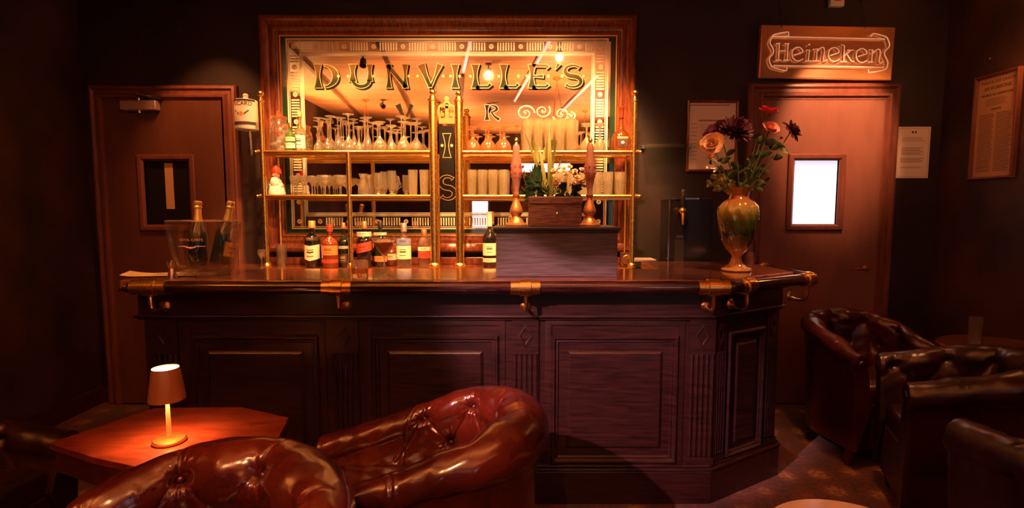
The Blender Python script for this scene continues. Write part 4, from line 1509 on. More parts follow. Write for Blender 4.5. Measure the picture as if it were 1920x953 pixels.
# wooden box with lid
q0, q1 = at(930, 518, 2.55), at(1157, 518, 2.55)
zb1 = at(1040, 433, 2.55).z
t = thing('wooden_box', 'large greyish purple wooden box with a flat lid on the middle of the bar', 'box', ((q0.x + q1.x) / 2, 2.55, ZTT))
hw = (q1.x - q0.x) / 2
hbx = zb1 - ZTT
obj('box_body', MB().box(-hw, hw, 0.0, 0.30, 0, hbx - 0.001), 'box_wood', t, smooth=0, bevel=0.003)
obj('lid', join(MB().box(-hw - 0.012, hw + 0.012, -0.012, 0.312, hbx, hbx + 0.018), MB().box(-hw - 0.006, hw + 0.006, -0.006, 0.306, hbx - 0.010, hbx)), 'bar_wood_h', t, smooth=0, bevel=0.004)
ZBX = ZTT + hbx + 0.018
YBX = 2.66
# crate of flowers
c0, c1 = at(992, 400, YBX), at(1091, 400, YBX)
zc1 = at(1040, 369, YBX).z - ZBX
t = thing('flower_crate', 'small rough brown wooden crate holding pot plants on top of the grey box', 'planter', ((c0.x + c1.x) / 2, YBX, ZBX + 0.0005))
hw = (c1.x - c0.x) / 2
for nm_, m in (('crate_side', MB().box(-hw, hw, 0, 0.010, 0, zc1)), ('crate_side', MB().box(-hw, hw, 0.11, 0.12, 0, zc1)),
               ('crate_side', MB().box(-hw, -hw + 0.010, 0.010, 0.11, 0, zc1)), ('crate_side', MB().box(hw - 0.010, hw, 0.010, 0.11, 0, zc1)),
               ('crate_floor', MB().box(-hw + 0.01, hw - 0.01, 0.01, 0.11, 0, 0.012)),
               ('crate_soil', MB().box(-hw + 0.010, hw - 0.010, 0.010, 0.11, 0.012, zc1 - 0.012)),
               ('crate_band', MB().box(-hw - 0.003, hw + 0.003, -0.004, 0.0, zc1 - 0.035, zc1 - 0.002))):
    obj(nm_, m, 'ink' if nm_ == 'crate_soil' else 'crate_wood', t, smooth=0, bevel=0.002)
obj('clasp', MB().lathe([(0, 0), (0.007, 0), (0.007, 0.003), (0.003, 0.006), (0, 0.006)], 12, T((0.008, 0.0, zc1 * 0.42)) @ Matrix.Rotation(PI / 2, 4, 'X')), 'brass', t)
CRX = (c0.x + c1.x) / 2
CRZ = ZBX + zc1 - 0.012


def leaf(mb, base, tip, width, bend=0.0, n=6, cup=0.15):
    base, tip = Vector(base), Vector(tip)
    d = tip - base
    L = d.length
    side = d.cross(Vector((0, 1, 0.3)))
    if side.length < 1e-5:
        side = Vector((1, 0, 0))
    side.normalize()
    up = side.cross(d).normalized()
    rws = []
    for i in range(n + 1):
        s = i / n
        wd = width * math.sin(PI * min(0.97, s * 0.93 + 0.05)) ** 0.8
        c = base + d * s + up * (bend * L * 4 * s * (1 - s))
        rws.append([c - side * wd + up * wd * cup * 2, c, c + side * wd + up * wd * cup * 2])
    mb.grid(rws)


def petals(mb, c, axis, n, L, width, tilt, curl=0.3, phase=0.0, m=5):
    """ring of cupped petals about the axis; tilt 0 = flat out, 90 = upright"""
    axis = Vector(axis).normalized()
    u = axis.orthogonal().normalized()
    v = axis.cross(u)
    c = Vector(c)
    for k in range(n):
        a = 2 * PI * (k + phase) / n + rnd.uniform(-0.1, 0.1)
        out = u * math.cos(a) + v * math.sin(a)
        sd = axis.cross(out)
        rws = []
        LL = L * rnd.uniform(0.88, 1.08)
        p = c.copy()
        for i in range(m + 1):
            s = i / m
            th = math.radians(tilt) + curl * (s - 0.3) * 1.6
            wd = width * (math.sin(PI * (0.12 + 0.74 * s)) ** 0.7)
            nrm = axis * math.cos(th) - out * math.sin(th)
            rws.append([p - sd * wd + nrm * wd * 0.35, p + sd * 0.0, p + sd * wd + nrm * wd * 0.35])
            p = p + (out * math.cos(th) + axis * math.sin(th)) * (LL / m)
        mb.grid(rws)


def bloom(name, label, cat, head, axis, R, mat, layers, base, stemmat='leaf_green', leaves=(), centre=None, group=None, stem_r=0.0028):
    """a cut flower: bloom, stem and leaves; origin where the stem enters the vase"""
    base = Vector(base)
    head = Vector(head)
    t = thing(name, label, cat, base, 0, group)
    h = head - base
    m = MB()
    for (n, L, wd, tilt, curl) in layers:
        petals(m, h, axis, n, L * R, wd * R, tilt, curl, rnd.random())
    if centre != 'open':
        m.ball(h + Vector(axis).normalized() * R * 0.08, R * 0.22, 8, 6)
    obj('bloom', m, mat, t, smooth=60)
    s = MB()
    mid_ = h * 0.5 + Vector((0, 0, 0.0)) + Vector((h.y * 0.1, -h.x * 0.1, 0))
    s.tube([Vector((0, 0, -0.0)), h * 0.25 + (mid_ - h * 0.5) * 0.6, mid_, h * 0.8 + (mid_ - h * 0.5) * 0.5, h - Vector(axis).normalized() * R * 0.05], stem_r, 6)
    s.ball(h - Vector(axis).normalized() * R * 0.06, R * 0.16, 8, 6)
    obj('stem', s, stemmat, t)
    if leaves:
        lf_ = MB()
        for (s_, dx, dy, dz, wd) in leaves:
            b = h * s_
            leaf(lf_, b, b + Vector((dx, dy, dz)), wd, 0.08)
        o = obj('leaf_sprigs', lf_, stemmat, t, smooth=60)
        o['kind'] = 'stuff'
    return t


# plants in the crate
def crate_plant(name, label, px, build, mat, extra=None, dy=0.055):
    x = at(px, 380, YBX + dy).x
    t = thing(name, label, 'plant', (x, YBX + dy, CRZ))
    m = MB()
    build(m, t)
    obj('foliage', m, mat, t, smooth=60)
    return t


def P_(px, py, o, Y=YBX + 0.055):
    return at(px, py, Y) - o.location


def strap(m, t):
    for (px, py, wd, b) in ((985, 250, 0.009, 0.10), (1030, 245, 0.011, -0.08), (1045, 262, 0.010, 0.12), (1012, 275, 0.009, -0.1), (992, 318, 0.008, 0.2), (1060, 285, 0.006, 0.15), (1003, 330, 0.008, 0.25)):
        leaf(m, (rnd.uniform(-0.01, 0.01), 0, 0), P_(px, py, t) + Vector((0, rnd.uniform(-0.03, 0.03), 0)), wd, b, 8)
    leaf(m, P_(1020, 300, t), P_(1037, 262, t), 0.022, 0.1)
    leaf(m, P_(1012, 310, t), P_(1000, 262, t), 0.012, 0.1)


crate_plant('strap_leaf_plant', 'tall olive plant with long strap leaves rising from the crate', 1028, strap, 'leaf_olive')


def dark(m, t):
    for i in range(26):
        a = rnd.uniform(0, 6.28)
        z = rnd.uniform(0.0, 0.085)
        b = Vector((0.018 * math.cos(a), 0.018 * math.sin(a), z))
        leaf(m, b, b + Vector((0.045 * math.cos(a), 0.03 * math.sin(a), rnd.uniform(-0.02, 0.045))), 0.014, 0.1)
    for px, py in ((1003, 308), (1012, 303), (998, 325)):
        leaf(m, (0, 0, 0.02), P_(px, py, t), 0.018, 0.08)


crate_plant('dark_leaf_plant', 'bushy dark green leafed plant at the end of the crate beside the beer pump', 1006, dark, 'leaf_dark')
x = at(1066, 380, YBX + 0.055).x
t = thing('blossom_plant', 'pot plant with a dome of cream blossoms in the crate', 'plant', (x, YBX + 0.05, CRZ))
m = MB()
for i in range(34):
    a = rnd.uniform(0, 6.28)
    z = rnd.uniform(0.0, 0.07)
    b = Vector((0.03 * math.cos(a), 0.02 * math.sin(a), z))
    leaf(m, b, b + Vector((0.045 * math.cos(a), 0.03 * math.sin(a), rnd.uniform(-0.015, 0.03))), 0.014, 0.1)
obj('foliage', m, 'leaf_dark', t, smooth=60)
for i in range(36):
    px = 1066 + rnd.uniform(-30, 32)
    py = 322 + rnd.uniform(-10, 22) + abs(px - 1066) * 0.25
    m = MB()
    p = P_(px, py, t, YBX + 0.055 - rnd.uniform(-0.015, 0.045))
    petals(m, p, (p.x * 3, -0.6, 0.8), 6, 0.017, 0.008, 15, 0.2, rnd.random(), 3)
    petals(m, p, (p.x * 3, -0.6, 0.8), 5, 0.012, 0.006, 50, 0.2, rnd.random(), 3)
    obj('blossom', m, 'petal_cream' if px < 1092 else 'petal_white', t, smooth=60)
t = thing('curly_fern', 'tangle of pale curling fronds in the middle of the crate', 'plant', (at(1035, 380, YBX + 0.03).x, YBX + 0.03, CRZ))
m = MB()
for i in range(22):
    a = rnd.uniform(0, 6.28)
    r1 = rnd.uniform(0.02, 0.05)
    hz_ = rnd.uniform(0.04, 0.11)
    m.tube([(0, 0, 0), (r1 * 0.4 * math.cos(a), r1 * 0.3 * math.sin(a), hz_ * 0.6), (r1 * math.cos(a), r1 * 0.6 * math.sin(a), hz_), (r1 * 1.3 * math.cos(a), r1 * 0.8 * math.sin(a), hz_ * 0.8), (r1 * 1.2 * math.cos(a), r1 * 0.8 * math.sin(a), hz_ * 0.62)], 0.0022, 5)
o = obj('fronds', m, 'leaf_olive', t)
o['kind'] = 'stuff'


# beer pump handles on the box
def pump(px, label):
    p = at(px, 420, YBX)
    t = thing('beer_pump', label, 'beer pump', (p.x, YBX + 0.02, ZBX + 0.0005))
    obj('pump_base', MB().lathe([(0, 0), (0.055, 0), (0.056, 0.008), (0.048, 0.014), (0.040, 0.018), (0.034, 0.030), (0.024, 0.040), (0.020, 0.048), (0.032, 0.066), (0.033, 0.078), (0.026, 0.100), (0.014, 0.128), (0.013, 0.140), (0.018, 0.148), (0.018, 0.158), (0, 0.158)], 28), 'copper', t)
    zt = at(px, 268, YBX).z - ZBX
    obj('pump_handle', MB().lathe([(0, 0.1585), (0.014, 0.159), (0.012, 0.175), (0.017, 0.200), (0.022, 0.235), (0.0265, zt - 0.165), (0.0285, zt - 0.130), (0.0245, zt - 0.085), (0.0175, zt - 0.050), (0.0185, zt - 0.02), (0.012, zt - 0.004), (0, zt - 0.004)], 28), 'porcelain_pink', t)
    b = MB()
    for k in range(7):
        a = 2 * PI * k / 7
        for z, r_ in ((zt - 0.145, 0.0285), (zt - 0.115, 0.0275), (0.245, 0.0235)):
            b.ball((r_ * math.cos(a), r_ * math.sin(a), z), 0.006, 8, 6, sc=(0.7, 0.7, 1.3))
    obj('painted_flowers', b, 'label_red', t)
    f = MB().lathe([(0, zt - 0.004), (0.010, zt - 0.003), (0.007, zt + 0.004), (0.012, zt + 0.012), (0.010, zt + 0.022), (0.004, zt + 0.028), (0, zt + 0.030)], 16)
    obj('finial', f, 'brass_dull', t)


pump(968, 'ornate pink and copper beer pump handle beside the dark leaf plant')
pump(1106, 'ornate pink and copper beer pump handle beside the cream blossoms')

# vase with flowers
Yv = 2.80
vb = at(1380, 504, Yv)
t = thing('flower_vase', 'footed amber and green swirled glass vase standing on the bar corner', 'vase', (vb.x, Yv, ZTT))
HV = at(1380, 352, Yv).z - ZTT
k = HV / 0.43
prof = [(0, 0), (0.072, 0), (0.078, 0.006), (0.074, 0.016), (0.055, 0.022), (0.036, 0.034), (0.026, 0.060), (0.024, 0.078), (0.034, 0.092), (0.058, 0.118), (0.078, 0.160), (0.092, 0.215), (0.100, 0.265), (0.104, 0.305), (0.098, 0.335), (0.078, 0.358), (0.054, 0.372), (0.046, 0.385), (0.048, 0.405), (0.062, 0.425), (0.066, 0.43), (0.058, 0.424), (0.042, 0.402), (0.040, 0.385), (0.046, 0.372), (0.020, 0.365), (0, 0.365)]


def swirl(a, k_, z):
    amp = 0.030 if 0.10 < z < 0.37 else (0.05 if 0.02 < z <= 0.10 else (0.03 if z > 0.40 else 0.0))
    return 1 + amp * math.cos(11 * (a + z * 4.0))


big = []
for (a0, b0), (a1, b1) in zip(prof, prof[1:]):   # finer steps so the ribs can twist
    n = max(1, int(abs(b1 - b0) / 0.012))
    for i in range(n):
        big.append((a0 + (a1 - a0) * i / n, b0 + (b1 - b0) * i / n))
big.append(prof[-1])
obj('vase_body', MB().lathe([(a * 0.98, b * k) for a, b in big], 88, twist=swirl), 'vase_glass', t, smooth=60)
VM = Vector((vb.x, Yv, ZTT + HV - 0.05))


def vp(px, py, dy=0.0):
    return at(px, py, Yv + dy)


DENSE = [(12, 1.0, 0.36, 10, 0.6), (10, 0.85, 0.34, 35, 0.7), (9, 0.65, 0.28, 55, 0.7), (7, 0.45, 0.20, 72, 0.6)]
LV = [(0.3, -0.05, -0.02, 0.03, 0.014), (0.4, 0.05, -0.02, 0.03, 0.014), (0.55, -0.05, 0.02, 0.01, 0.016), (0.65, 0.045, -0.01, 0.03, 0.015)]
bloom('mauve_peony', 'dark mauve peony behind the cream peony in the vase', 'flower', vp(1350, 250, 0.05), (-0.5, -0.5, 0.7), 0.085, 'petal_mauve', DENSE, VM, leaves=LV)
bloom('cream_peony', 'large cream and apricot peony on the outer side of the vase', 'flower', vp(1336, 272, -0.03), (-0.5, -0.8, 0.35), 0.068, 'petal_cream', DENSE, VM + Vector((-0.012, -0.01, 0)), leaves=LV)
bloom('orange_rosebud', 'round orange rosebud just below the cream peony', 'flower', vp(1334, 296, -0.05), (-0.4, -0.8, 0.3), 0.034, 'petal_orange', [(7, 1.0, 0.5, 60, 1.1), (6, 0.9, 0.45, 75, 1.0), (5, 0.7, 0.35, 82, 0.8)], VM + Vector((-0.018, -0.015, 0)), leaves=[(0.85, -0.04, -0.02, 0.01, 0.012), (0.8, -0.035, 0, -0.02, 0.012)])
bloom('burgundy_chrysanthemum', 'big shaggy burgundy chrysanthemum at the top middle of the bunch', 'flower', vp(1381, 243, -0.01), (0.05, -0.7, 0.6), 0.090, 'petal_burgundy', [(26, 1.0, 0.085, -8, 0.6), (26, 0.95, 0.085, 10, 0.7), (24, 0.85, 0.08, 28, 0.8), (20, 0.7, 0.075, 46, 0.8), (14, 0.5, 0.07, 66, 0.6)], VM + Vector((0.0, -0.01, 0)), leaves=[(0.35, 0.05, -0.02, 0.02, 0.015), (0.45, -0.05, -0.03, 0.02, 0.015)])
bloom('red_poppy', 'scarlet poppy held highest of the flowers in the vase', 'flower', vp(1441, 213, 0.0), (0.15, -0.25, 0.95), 0.062, 'petal_red', [(5, 1.0, 0.55, 12, 0.5), (5, 0.85, 0.5, 35, 0.5)], VM + Vector((0.015, 0.0, 0)), leaves=[(0.5, 0.05, -0.01, 0.02, 0.016)])
bloom('pink_rose', 'soft pink rose below the scarlet poppy', 'flower', vp(1444, 242, -0.02), (0.1, -0.7, 0.6), 0.048, 'petal_pink', DENSE, VM + Vector((0.012, -0.01, 0)), leaves=[(0.85, -0.06, -0.02, -0.01, 0.022), (0.8, 0.06, -0.02, 0.0, 0.020), (0.6, 0.06, -0.02, 0.02, 0.018), (0.5, -0.04, -0.02, 0.04, 0.016), (0.4, 0.06, 0, 0.0, 0.016)])
bloom('burgundy_rose', 'dark burgundy rose reaching out toward the door window', 'flower', vp(1484, 246, 0.02), (0.6, -0.5, 0.5), 0.066, 'petal_burgundy', [(9, 1.0, 0.30, -5, -0.3), (10, 0.9, 0.30, 20, 0.6), (9, 0.7, 0.26, 45, 0.7), (6, 0.45, 0.2, 68, 0.6)], VM + Vector((0.018, 0.005, 0)), leaves=[(0.6, 0.05, -0.02, 0.0, 0.018), (0.72, -0.05, -0.02, 0.03, 0.020), (0.8, 0.02, -0.02, -0.05, 0.016)])
bloom('white_lily', 'half open white lily low on the outer side of the bunch', 'flower', vp(1346, 312, -0.06), (-0.7, -0.6, 0.1), 0.060, 'petal_white', [(4, 1.0, 0.20, 45, 0.2), (3, 0.8, 0.2, 60, 0.2)], VM + Vector((-0.02, -0.02, 0)), centre='open')
fo = thing('foliage_spray', 'green and olive leafy sprays around the neck of the vase', 'foliage', VM)
m, m2 = MB(), MB()
for (px, py, n_) in ((1335, 345, 16), (1345, 335, 14), (1360, 330, 12), (1410, 300, 16), (1432, 315, 16), (1440, 340, 10), (1405, 330, 12), (1420, 262, 10), (1460, 262, 8), (1395, 345, 8)):
    tip = vp(px, py, rnd.uniform(-0.05, 0.04)) - VM
    tgt = m2 if px < 1370 and py > 320 else m
    tgt.tube([(0, 0, 0.0), tip * 0.5 + Vector((0, 0, 0.01)), tip], 0.0016, 5)
    for i in range(n_):
        s = rnd.uniform(0.45, 1.05)
        b = tip * s
        a = rnd.uniform(0, 6.28)
        L_ = rnd.uniform(0.025, 0.045)
        leaf(tgt, b, b + Vector((L_ * math.cos(a), L_ * 0.7 * math.sin(a), rnd.uniform(-0.02, 0.025))), L_ * 0.33, 0.1)
o = obj('dark_leaf_sprays', m, 'leaf_green', fo, smooth=60)
o['kind'] = 'stuff'
o = obj('olive_leaf_sprays', m2, 'leaf_olive', fo, smooth=60)
o['kind'] = 'stuff'

# ================================================================== BEHIND THE BAR, SMALL THINGS
# beer tap tower
Yt = 3.45
p0, p1 = at(1252, 489, Yt), at(1338, 372, Yt)
t = thing('tap_tower', 'glossy black beer dispenser with a chrome edge behind the bar', 'beer tap', ((p0.x + p1.x) / 2, Yt, ZB + 0.0005))
hw = (p1.x - p0.x) / 2
ht = p1.z - ZB
obj('tower_body', MB().box(-hw, hw, 0, 0.20, 0, ht), 'black_gloss', t, smooth=0, bevel=0.008)
obj('chrome_trim', join(MB().box(-hw - 0.003, -hw + 0.006, -0.004, 0.0, 0.01, ht), MB().box(-hw, hw * 0.35, -0.004, 0.0, ht - 0.008, ht + 0.002)), 'steel', t, smooth=0)
tx = at(1275, 400, Yt).x - (p0.x + p1.x) / 2
z1 = at(1275, 402, Yt).z - ZB
fa = MB()
fa.tube([(tx, 0.0, z1 + 0.02), (tx, -0.05, z1 + 0.02)], 0.016, 14)
fa.ball((tx, -0.055, z1 + 0.02), 0.024, 14, 10)
fa.tube([(tx, -0.06, z1 + 0.01), (tx - 0.004, -0.075, z1 - 0.03), (tx - 0.004, -0.078, z1 - 0.065)], [0.014, 0.010, 0.008], 12)
obj('tap', fa, 'brass_dull', t)
obj('tap_handle', MB().lathe([(0, 0), (0.008, 0), (0.009, 0.02), (0.014, 0.06), (0.014, 0.085), (0.010, 0.095), (0, 0.096)], 16, T((tx, -0.055, z1 + 0.04))), 'black_plastic', t)
obj('handle_tip', MB().lathe([(0, 0), (0.011, 0), (0.012, 0.008), (0.011, 0.022), (0, 0.024)], 12, T((tx, -0.055, z1 + 0.136))), 'steel', t)
obj('badge', MB().box(tx - 0.022, tx + 0.022, -0.006, -0.0005, z1 - 0.155, z1 - 0.135), 'steel', t)
obj('column', MB().box(tx - 0.03, tx + 0.03, -0.006, 0.0, 0.005, z1 - 0.16), 'black_plastic', t, smooth=0)
t = thing('drip_tray', 'flat dull metal drip tray in front of the black beer dispenser', 'tray', (at(1270, 489, 3.38).x, 3.375, ZB + 0.0005))
obj('tray_body', MB().box(-0.13, 0.13, -0.055, 0.055, 0, 0.012), 'steel', t, bevel=0.003)
gr = MB()
for i in range(12):
    gr.box(-0.12 + i * 0.0205, -0.112 + i * 0.0205, -0.045, 0.045, 0.0125, 0.015)
obj('tray_grille', gr, 'aluminium', t, smooth=0)
# card terminal / flat grey unit and small picture behind the end post
t = thing('cash_drawer', 'low grey plastic unit on the back counter beyond the grey wooden box', 'cash drawer', (at(1200, 490, 3.5).x, 3.52, ZB + 0.0005))
obj('unit_body', MB().box(-0.055, 0.12, 0, 0.16, 0, 0.055), 'black_plastic', t, bevel=0.008)
obj('unit_top', MB().box(-0.050, 0.115, 0.005, 0.155, 0.055, 0.058), 'aluminium', t)
t = thing('square_clock', 'small square brass-rimmed dial on the back counter beside the end brass post', 'clock', (at(1176, 483, 3.62).x, 3.62, ZB + 0.0005))
obj('clock_case', MB().box(-0.045, 0.045, 0, 0.03, 0, 0.10), 'crate_wood', t, bevel=0.004)
obj('clock_dial', MB().lathe([(0, 0), (0.030, 0), (0.034, 0.004), (0.030, 0.007), (0.0, 0.007)], 24, T((0, 0.0, 0.05)) @ Matrix.Rotation(PI / 2, 4, 'X')), 'brass_dull', t)
# small upturned cup left of rack and glass near the post
put_glass('liqueur', 'liqueur_glass', 'glass', 481, 3.48, ZB, 'lone small stemmed glass on the back counter outside the first brass post', None, 'glass_clear')
put_glass('tumbler', 'straight_tumbler', 'glass', 520, 3.62, ZB, 'single clear tumbler on the back counter just inside the first brass post', None, 'glass_clear')
# wooden stopper-shaped post behind the vase
t = thing('wooden_peg', 'rounded pale wooden peg standing on the bar behind the vase', 'peg', (at(1416, 494, 3.12).x - 0.02, 3.14, ZTT))
obj('peg_body', MB().lathe([(0, 0), (0.024, 0), (0.024, 0.05), (0.022, 0.062), (0.014, 0.072), (0, 0.076)], 20), 'door_frame', t)
# wall shelf of glass
a, b = at(1205, 274, 3.80), at(1292, 274, 3.80)
t = thing('glass_wall_shelf', 'thin glass shelf on the dark wall between the mirror and the framed notice', 'shelf', ((a.x + b.x) / 2, WB, a.z))
hw = (b.x - a.x) / 2
obj('shelf_pane', MB().box(-hw, hw + 0.04, -0.16, -0.0005, -0.008, 0), 'glass_shelf', t, smooth=0)
obj('shelf_clip', MB().box(-hw, -hw + 0.02, -0.03, -0.0005, -0.016, 0.008), 'steel', t)
obj('shelf_clip', MB().box(hw, hw + 0.02, -0.03, -0.0005, -0.016, 0.008), 'steel', t)

# RICARD dispenser hanging beside the door
Yr = 3.62
p0, p1 = at(443, 244, Yr), at(481, 188, Yr)
t = thing('pastis_dispenser', 'white pastis advertising dispenser reading RICARD hanging beside the first brass post', 'dispenser', ((p0.x + p1.x) / 2, Yr, p0.z))
r_ = (p1.x - p0.x) / 2
hh = p1.z - p0.z
obj('dispenser_bottle', MB().lathe([(0, 0), (r_ * 0.95, 0), (r_, 0.006), (r_, hh - 0.008), (r_ * 0.9, hh), (0.02, hh + 0.006), (0.014, hh + 0.02), (0.018, hh + 0.03), (0.010, hh + 0.042), (0, hh + 0.043)], 32), 'petal_white', t)


def wrap(mb, R):
    for v in mb.v:
        a = v.x / R
        rad = R + (-v.y)
        v.x, v.y = rad * math.sin(a), -rad * math.cos(a)
    return mb


tx = text_mb('RICARD', 0.036, T((0.006, -0.001, hh * 0.83)) @ XZ, 0.0005, 1.0)
bb, b2 = MB(), MB()
for i in range(20):
    x_ = -r_ * 1.3 + r_ * 2.6 * i / 20
    bb.box(x_, x_ + r_ * 2.6 / 20, -0.0012, 0.0, hh * 0.92, hh * 0.98)
    b2.box(x_, x_ + r_ * 2.6 / 20, -0.0012, 0.0, hh * 0.14, hh * 0.24)
obj('brand_print', wrap(tx, r_), 'ink', t, smooth=0)
obj('print_band', wrap(bb, r_), 'ink', t, smooth=0)
obj('print_band', wrap(b2, r_), 'ink', t, smooth=0)
em = MB()
em.plate([(0.012 * math.cos(q * PI / 6), hh * 0.5 + 0.014 * math.sin(q * PI / 6)) for q in range(12)], -0.0015, 0.0015)
obj('emblem', wrap(em, r_), 'label_orange', t, smooth=0)
for sx in (-1, 1):
    em = MB()
    em.plate([(sx * 0.018, hh * 0.45), (sx * 0.05, hh * 0.60), (sx * 0.045, hh * 0.63), (sx * 0.016, hh * 0.52)][::sx], -0.0015, 0.0015)
    obj('leaf_print', wrap(em, r_), 'leaf_green', t, smooth=0)
tap = MB()
tap.tube([(0.015, 0, 0.0), (0.017, 0, -0.05)], 0.010, 10)
tap.tube([(0.017, 0, -0.05), (0.019, 0, -0.13)], [0.012, 0.009], 10)
tap.tube([(0.019, 0, -0.13), (0.019, 0, -0.17)], [0.016, 0.008], 10)
obj('measure', tap, 'steel', t)
obj('wall_arm', join(MB().box(-0.012, 0.012, 0.0, WB - Yr - 0.0005, hh * 0.4, hh * 0.46), MB().box(-0.03, 0.03, WB - Yr - 0.012, WB - Yr - 0.0005, hh * 0.2, hh * 0.7)), 'black_plastic', t)


# ------------------------------------------------------------------ notices and signs
def lines(mb, x0, x1, z0, z1, n, y, th=0.35, ragged=0.25, gaps=()):
    st = (z1 - z0) / n
    for i in range(n):
        if i in gaps:
            continue
        z = z1 - st * (i + 0.5)
        e_ = x1 - (x1 - x0) * rnd.uniform(0, ragged)
        mb.box(x0, e_, y, y + 0.0006, z - st * th / 2, z + st * th / 2)


# framed notice beside the door
Yn = 3.83
a, b = at(1285, 322, Yn), at(1388, 188, Yn)
t = thing('framed_notice', 'white notice in a thin wooden frame partly hidden by the flowers', 'framed notice', ((a.x + b.x) / 2, WB - 0.001, (a.z + b.z) / 2))
hw, hh = (b.x - a.x) / 2 - 0.006, (b.z - a.z) / 2
obj('frame', MB().ring(-hw, hw, -hh, hh, 0, [(0, 0), (0, 0.020), (0.006, 0.024), (0.014, 0.020), (0.018, 0.010), (0.018, 0)]), 'frame_wood', t, smooth=30)
obj('notice_sheet', MB().box(-hw + 0.015, hw - 0.015, -0.008, -0.004, -hh + 0.015, hh - 0.015), 'white_paper', t, smooth=0)
m = MB()
m.box(-hw + 0.02, hw - 0.06, -0.009, -0.0081, hh - 0.036, hh - 0.028)
m.box(-hw * 0.55, hw * 0.75, -0.009, -0.0081, hh * 0.42, hh * 0.46)
lines(m, -hw * 0.5, hw * 0.7, -hh * 0.1, hh * 0.36, 7, -0.0088, 0.15)
lines(m, -hw * 0.85, -hw * 0.55, -hh * 0.7, hh * 0.4, 10, -0.0088, 0.12)
obj('notice_print', m, 'grey_ink', t, smooth=0)
# sheet between the door and the corner
a, b = at(1677, 334, WB), at(1745, 238, WB)
t = thing('paper_notice', 'cream letter-size notice pinned to the dark wall beside the door', 'notice', ((a.x + b.x) / 2, WB - 0.0005, (a.z + b.z) / 2))
hw, hh = (b.x - a.x) / 2, (b.z - a.z) / 2
obj('notice_sheet', MB().box(-hw, hw, -0.004, 0, -hh, hh), 'white_paper', t, smooth=0)
m = MB()
for (q0, q1, r0, r1) in ((-hw + .01, hw - .01, hh - .012, hh - .010), (-hw + .01, hw - .01, -hh + .010, -hh + .012), (-hw + .01, -hw + .012, -hh + .01, hh - .01), (hw - .012, hw - .01, -hh + .01, hh - .01)):
    m.box(q0, q1, -0.0048, -0.0041, r0, r1)
lines(m, -hw * 0.7, hw * 0.7, hh * 0.42, hh * 0.6, 4, -0.0047, 0.28)
lines(m, -hw * 0.7, hw * 0.7, -hh * 0.1, hh * 0.2, 6, -0.0047, 0.4)
lines(m, -hw * 0.75, hw * 0.7, -hh * 0.4, -hh * 0.2, 4, -0.0047, 0.4)
lines(m, -hw * 0.75, hw * 0.7, -hh * 0.62, -hh * 0.55, 2, -0.0047, 0.4)
obj('notice_print', m, 'grey_ink', t, smooth=0)
m = MB().box(-0.016, -0.005, -0.0052, -0.0041, hh - 0.045, hh - 0.030)
m.box(0.005, 0.016, -0.0052, -0.0041, hh - 0.045, hh - 0.030)
obj('crest_print', m, 'ink', t, smooth=0)

# framed licensing poster on the side wall
zt_, zb_ = 2.275, 1.615
yc_ = 3.415
t = thing('licensing_poster', 'tall aged framed poster headed POLICE DES DEBITS DE BOISSONS on the side wall', 'poster', (WR - 0.0005, yc_, (zt_ + zb_) / 2), PI / 2 * 3)
# local x runs along the wall, local -y points into the room
t.rotation_euler = (0, 0, -PI / 2)
hw, hh = 0.155, (zt_ - zb_) / 2
FR = rz(0)
obj('frame', MB().ring(-hw, hw, -hh, hh, 0, [(0, 0), (0, 0.026), (0.006, 0.030), (0.014, 0.026), (0.018, 0.010), (0.018, 0)]), 'door_frame', t, smooth=30)
obj('poster_sheet', MB().box(-hw + 0.016, hw - 0.016, -0.010, -0.005, -hh + 0.016, hh - 0.016), 'aged_paper', t, smooth=0)
m = join(text_mb('POLICE DES DEBITS', 0.027, T((0, -0.0104, hh - 0.050)) @ XZ, 0.0004), text_mb('DE BOISSONS', 0.030, T((0, -0.0104, hh - 0.088)) @ XZ, 0.0004),
         text_mb('HEURES DE FERMETURE', 0.0215, T((0, -0.0104, hh - 0.130)) @ XZ, 0.0004), text_mb('ARRETE', 0.020, T((0, -0.0104, hh - 0.222)) @ XZ, 0.0004))
lines(m, -hw * 0.5, hw * 0.5, hh - 0.20, hh - 0.150, 5, -0.0106, 0.22)
lines(m, -hw * 0.75, -hw * 0.04, -hh * 0.86, hh - 0.245, 32, -0.0106, 0.28, 0.15)
lines(m, hw * 0.04, hw * 0.75, -hh * 0.86, hh - 0.245, 32, -0.0106, 0.28, 0.15)
obj('poster_print', m, 'ink', t, smooth=0)

# neon sign, leaning out from the wall above the door
Yq = 3.80
TL, TR, BR, BL = at(1434, 46, Yq), at(1681, 50, Yq), at(1672, 151, Yq), at(1423, 146, Yq)
org = BL
ux = (BR - BL)
Wn = ux.length
ux.normalize()
uz0 = (TL - BL)
uz = (uz0 - ux * uz0.dot(ux))
Hn = uz.length
uz.normalize()
uy = uz.cross(ux)          # points away from the viewer
if uy.y < 0:
    uy = -uy
Mn = Matrix(((ux.x, uy.x, uz.x, 0), (ux.y, uy.y, uz.y, 0), (ux.z, uy.z, uz.z, 0), (0, 0, 0, 1)))
t = thing('neon_sign', 'copper-coloured neon beer sign reading Heineken hung above the door', 'neon sign', org)
Wn = Wn * 1.0
obj('sign_box', MB().box(0, Wn, 0.004, 0.045, 0, Hn, Mn), 'copper', t, smooth=0, bevel=0.004)
obj('sign_panel', MB().box(0.008, Wn - 0.008, 0.0, 0.004, 0.008, Hn - 0.008, Mn), 'sign_panel', t, smooth=0)


